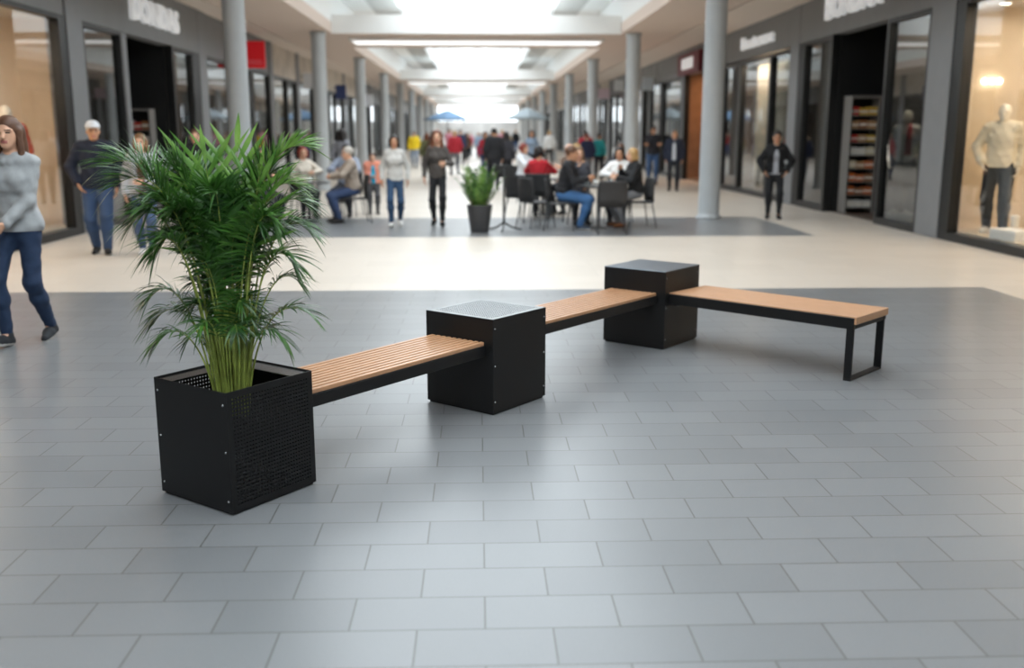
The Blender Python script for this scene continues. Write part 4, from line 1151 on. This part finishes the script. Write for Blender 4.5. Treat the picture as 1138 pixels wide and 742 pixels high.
person('red haired person in a white jacket seated farther back beside the potted bush', (1.02, 22.3, 0), R_(60), 1.70, 'f', 'fair', ('bob', 'red'), 'sit', arms=('table', 'table'), top=('jumper', 'd6d8dc'), legs='3a3d48', shoes=('222222', 'dark'), res=.012, top_loose=.025)
chair(1.0, 22.29, 60, 'dark woven cafe chair under the person in the white jacket')
cafe_table(1.62, 22.5, 'round dark cafe table in the back row of the right cafe')
person('fair person in a peach top seated in the back row of the right cafe', (2.28, 22.73, 0), R_(-70), 1.68, 'f', 'fair', ('long', 'blonde'), 'sit', arms=((.10, -.34, .32), 'lap'), top=('jumper', 'cfa58c'), legs='44464e', shoes=('222222', 'dark'), res=.012)
chair(2.30, 22.74, -70, 'dark woven cafe chair under the person in the peach top')
person('person in a red jacket standing behind the right cafe', (3.6, 33, 0), R_(170), 1.66, 'm', 'tan', ('short', 'dark'), 'stand', top=('jumper', 'c01f2f'), legs='1c1e26', shoes=('222222', 'dark'), res=.012, top_loose=.015)
person('person in a teal top standing behind the right cafe', (4.07, 33.2, 0), R_(160), 1.60, 'f', 'tan', ('tied', 'dark'), 'stand', top=('jumper', '1f8f92'), legs='24262e', shoes=('222222', 'dark'), res=.012)
person('person in a dark top seated to the right behind the white shirt', (3.12, 21.5, 0), R_(-20), 1.70, 'f', 'fair', ('bob', 'brown'), 'sit', arms=('table', 'table'), top=('jumper', '3d3a40'), legs='2a2a30', shoes=('222222', 'dark'), res=.012)
chair(3.12, 21.52, -20, 'dark woven cafe chair under the person in the dark top')
# farther shoppers
far_a = person('shopper in a yellow jacket and pale jeans walking far down the left', (-2.85, 44.5, 0), R_(5), 1.68, 'm', 'fair', ('short', 'dark'), 'walk', top=('jumper', 'e3c21c'), legs='8d97a6', shoes=('333333', 'dark'), res=.012, stride=.18, backpitch=14, backlift=.12, top_loose=.025)
far_b = person('shopper in a black jacket seen from behind beyond the potted bush', (.45, 27.5, 0), R_(178), 1.76, 'm', 'tan', ('short', 'dark'), 'walk', top=('jumper', '1b1b1f'), legs='24262d', shoes=('222222', 'dark'), res=.012, stride=.2, backpitch=16, backlift=.13, top_loose=.03)
far_c = person('long haired shopper in a charcoal coat beyond the potted bush', (.82, 28.6, 0), R_(170), 1.66, 'f', 'fair', ('long', 'dark'), 'walk', top=('jumper', '35343a'), legs='1d1e24', shoes=('222222', 'dark'), res=.012, stride=.16, backpitch=14, backlift=.12, top_loose=.025)
far_d = person('long haired shopper in a red top far behind the potted bush', (.25, 33, 0), R_(2), 1.66, 'f', 'fair', ('long', 'brown'), 'walk', top=('jumper', 'b7283a'), legs='2c3c5c', shoes=('333333', 'dark'), res=.012, stride=.16, lead=-1, backpitch=14, backlift=.12)
def recolour(o, key, m):
    for c in o.children:
        if c.name.split('.')[0] == key: c.material_slots[0].link = 'OBJECT'; c.material_slots[0].material = m
tops = [('navy', '232c48'), ('white', 'd9d8d6'), ('crimson', 'a5202e'), ('grey', '8a8b8f'), ('black', '18181b'), ('pale blue', '93a9c2'), ('pink', 'c98a98'), ('olive', '5e6142'), ('beige', 'b8a58c'), ('brown', '5f4636')]
lgs = [('blue jeans', '36507a'), ('black trousers', '191a1e'), ('grey trousers', '6c6d72')]
rc = random.Random(5); used = set(); spots = []
for i in range(30):
    while True:
        y = rc.uniform(29, 78); x = rc.uniform(-3.6, 3.7)
        if all((x-a)**2+((y-b)*.4)**2 > .5 for a, b in spots) and not (abs(x-.5) < .8 and y < 34): break
    spots.append((x, y))
    while True:
        t, l = rc.choice(tops), rc.choice(lgs)
        if (t[0], l[0]) not in used: used.add((t[0], l[0])); break
    src = (far_a, far_b, far_c, far_d)[i % 4]
    o = copy_tree(src); o.location = (x, y, 0); o.rotation_euler = (0, 0, R_(rc.choice((0, 180))+rc.uniform(-20, 20))); sc_ = rc.uniform(.94, 1.04); o.scale = (sc_,)*3
    recolour(o, 'jumper', cloth(t[1])); recolour(o, 'trousers', cloth(l[1])); recolour(o, 'hair', HAIR[rc.choice(list(HAIR))])
    tag(o, f'distant shopper in a {t[0]} top and {l[0]}, in the crowd down the mall', 'person', 'distant crowd down the mall')

# ------------------------------------------------------------------ display figures and goods
def mannequin(label, loc, face, h, top, legs, **kw):
    return person(label, loc, face, h, kw.pop('sex', 'm'), 'mannequin', None, 'stand', top=top, legs=legs, eyes=False, name='mannequin', cat='mannequin', shoes=kw.pop('shoes', ('d8d4cc', 'pale')), **kw)
mannequin('mannequin in a cream jumper and black trousers in the bright right window', (7.52, 13.95, .14), R_(-40), 1.88, ('jumper', 'd9cdb6'), '1b1b1d', res=.009, top_loose=.03, leg_loose=.025, arms=('hang', 'pocket'))
mannequin('mannequin in a white and red top inside the window right of the doorway', (7.28, 16.6, .2), R_(-40), 1.78, ('shirt', 'e3ddd2'), '1d1d22', res=.010, top_loose=.02)
mq = bpy.data.objects['mannequin.001']; sc_ = MB()
sc_.tube([(.06,-.02,1.49),(.075,-.11,1.44),(.08,-.155,1.3),(.08,-.15,1.0)], [.035,.04,.045,.05], 10); sc_.build('scarf', cloth('a52a33'), mq, True)
mannequin('mannequin in an orange red jacket in the bright left window', (-6.78, 14.55, .14), R_(35), 1.86, ('jumper', 'cf5f48'), '6a3a34', res=.009, top_loose=.03, arms=('hang', 'hip'))
t = MB(); t.bbox(7.1, 7.65, 16.36, 16.88, .05, .2, .01); tag(t.build('display_plinth', M_WHITE), 'low white plinth under the mannequin right of the doorway', 'plinth')
M_PAPER = mat('white card', '#e8e6e2', .6); M_LID = mat('white card lid', '#f4f2ee', .55)
def carton(x, y, z, a, b, c, label, rz=0, m=M_PAPER):
    r = empty('shoe_box', (x, y, z), rz); tag(r, label, 'box')
    t = MB(); t.bbox(-a/2, a/2, -b/2, b/2, 0, c*.75, .004); t.build('box_body', m, r)
    t = MB(); t.bbox(-a/2-.006, a/2+.006, -b/2-.006, b/2+.006, c*.75, c, .004); t.build('lid', M_LID, r)
carton(7.3, 13.05, .14, .34, .5, .14, 'white shoe box on the floor of the bright right window', .2)
carton(7.24, 16.05, .05, .3, .34, .2, 'white box on the floor behind the glass right of the black doorway')
# a white boot beside the box
B = SDF(); A_ = np.array
B.cone((0, 0, .07), (0, 0, .30), .05, .06, .02); B.cone((0, .02, .045), (-.16, .0, .04), .045, .038, .03); B.clips.append((A_([0, 0, .012]), A_([0, 0, 1.])))
B.clips.append((A_([0, 0, .31]), A_([0, 0, -1.])))
v, q = B.mesh(.007)
for k, (x, y, rz, lb) in enumerate(((7.42, 12.72, .3, 'white ankle boot, nearer of the pair beside the white box'), (7.52, 13.42, .1, 'white ankle boot by the mannequin feet in the bright right window'))):
    o = np_obj('boot', v, q, [mat('white boot leather', '#ece8e0', .4)]); o.location = (x, y, .13); o.rotation_euler = (0, 0, rz); tag(o, lb, 'boot')

def rack(x0, x1, y0, y1, h, ns, label):
    r = empty('display_rack', ((x0+x1)/2, (y0+y1)/2, 0)); tag(r, label, 'display rack'); w = (x1-x0)/2; d = (y1-y0)/2
    mm = mat('grey rack metal', '#77736f', .45)
    for s_ in (-1, 1): t = MB(); a, b = sorted((s_*w, s_*(w-.035))); t.bbox(a, b, -d, d, 0, h, .004); t.build('side_panel', mm, r)
    t = MB(); t.bbox(-w+.035, w-.035, d-.02, d, .05, h, .002); t.build('back_panel', M_BLACKFR, r)
    t = MB(); t.bbox(-w+.035, w-.035, -d, d-.02, h-.05, h, .003); t.build('top_panel', mm, r)
    zs = [.12+(h-.24)*k/ns for k in range(ns)]
    for z in zs: t = MB(); t.bbox(-w+.035, w-.035, -d+.01, d-.02, z-.02, z, .003); t.build('shelf', mm, r)
    return zs
PK = {'red': 'c2392e', 'yellow': 'd8b04a', 'cream': 'd9cdb0', 'orange': 'c96a35', 'white': 'd8d6d0', 'brown': '9a6440', 'tan': 'b98e62', 'pale blue': 'a9b8c4'}
M_BAND = mat('package label band', '#efe9dc', .6)
def package(x, y, z, w, d, h, col, label, grp):
    r = empty('package', (x, y, z)); tag(r, label, 'package', grp)
    t = MB(); t.bbox(-w/2, w/2, -d/2, d/2, 0, h, .006); t.build('carton', mat('package '+col, '#'+PK[col], .5), r)
    t = MB(); t.bbox(-w/2-.001, w/2+.001, -d/2-.002, -d/2+.004, h*.35, h*.6, .001); t.build('label_band', M_BAND, r)
rk = random.Random(9)
PLACE = ['left', 'middle', 'right']
sh_c = [('white','white','white'), ('orange','brown','orange'), ('orange','orange','brown'), ('cream','tan','orange'), ('white','white','cream'), ('red','tan','yellow'), ('tan','brown','tan'), ('red','yellow','yellow')]
zs = rack(7.24, 7.82, 19.1, 19.5, 2.28, 8, 'tall grey rack of packages inside the right black doorway')
for k, z in enumerate(zs):
    for j in range(3):
        col = sh_c[k][j]; hh = rk.uniform(.13, .17)
        package(7.24+.115+.175*j, 19.28, z+.001, .155, .22, hh, col, f'{col} package, {PLACE[j]} on the {ORD[7-k]} shelf from the top of the right doorway rack', 'packages on the right doorway rack')
zs = rack(-7.18, -6.62, 20.35, 20.7, 2.05, 6, 'grey rack of packages inside the left black doorway')
sh_c = [('tan','brown','red'), ('white','orange','tan'), ('brown','red','white'), ('orange','white','cream'), ('pale blue','orange','white'), ('white','red','brown')]
for k, z in enumerate(zs):
    for j in range(3):
        col = sh_c[k][j]; hh = rk.uniform(.15, .22)
        package(-7.18+.12+.16*j, 20.5, z+.001, .14, .2, hh, col, f'{col} package, {PLACE[j]} on the {ORD[5-k]} shelf from the top of the left doorway rack', 'packages on the left doorway rack')

# ------------------------------------------------------------------ potted bush in the middle and the tripod stand
pt = empty('potted_bush', (.02, 15.75, 0)); tag(pt, 'green leafy bush in a dark grey tapered pot in the middle of the walkway', 'potted plant')
m = MB(); m.lathe([(.145,0),(.15,.02),(.205,.42),(.208,.44),(.19,.44),(.18,.38),(0,.38)], 32); m.build('pot', mat('dark grey pot', '#3c3c3e', .5), pt, True)
m = MB(); m.lathe([(.185,.385),(.08,.395),(0,.4)], 20); m.build('soil', M_SOIL, pt)
rb = random.Random(21)
for i in range(60):
    a = 2*PI*i*.382; el = (i+.5)/60; rr = (.24+.12*math.sin(PI*el*.8))*rb.uniform(.5, 1.1); zt = .56+.50*el*rb.uniform(.88, 1.08)
    x, y = rr*math.cos(a), rr*math.sin(a)
    P_ = [Vector(v) for v in ((x*.25, y*.25, .38), (x*.5, y*.5, .38+(zt-.38)*.35), (x*.8, y*.8, zt-.08), (x, y, zt+.02))]
    frond(pt, P_, .15, .13, .024, rb, npair=11, stalk_r=.004, droop=.3, fresh=i % 3 == 0)
st = empty('tripod_stand', (.42, 16.0, 0)); tag(st, 'black tripod pole stand beside the potted bush', 'stand')
m = MB(); m.tube([(0,0,.1),(0,0,1.0)], [.022,.016], 10); m.build('pole', M_BLACKFR, st, True)
m = MB(); m.bbox(-.16, .16, -.012, .012, .86, 1.06, .004); m.build('board', M_BLACKFR, st)
for k in range(3):
    a = 2*PI*k/3+.4; m = MB(); m.tube([(.0,0,.14)]+[(math.cos(a)*.32*q, math.sin(a)*.32*q, .012+.13*(1-q)**2) for q in (.2, .4, .6, .8, 1.)], .014, 8); m.build('leg', M_BLACKFR, st, True)
# parasols far down the mall
def parasol(x, y, r, z, col, label):
    t = empty('parasol', (x, y, 0)); tag(t, label, 'parasol')
    m = MB(); m.lathe([(r,z),(r*.98,z-.1),(r*.5,z+.28),(.05,z+.55),(0,z+.56)], 8); m.lathe([(r*.98,z-.09),(0,z+.5)], 8); m.build('canopy', cloth(col), t)
    m = MB(); m.tube([(0,0,.06),(0,0,z+.5)], .03, 8); m.build('pole', M_CHAIRLEG, t, True)
    m = MB(); m.lathe([(.3,0),(.3,.05),(.06,.08),(0,.08)], 20); m.build('base', M_CHAIRLEG, t)
parasol(2.9, 58, 1.5, 2.4, 'a9b5bc', 'pale blue grey parasol far down the right of the mall')
parasol(-1.9, 62, 1.5, 2.4, '6d8aa8', 'blue parasol far down the left of the mall')
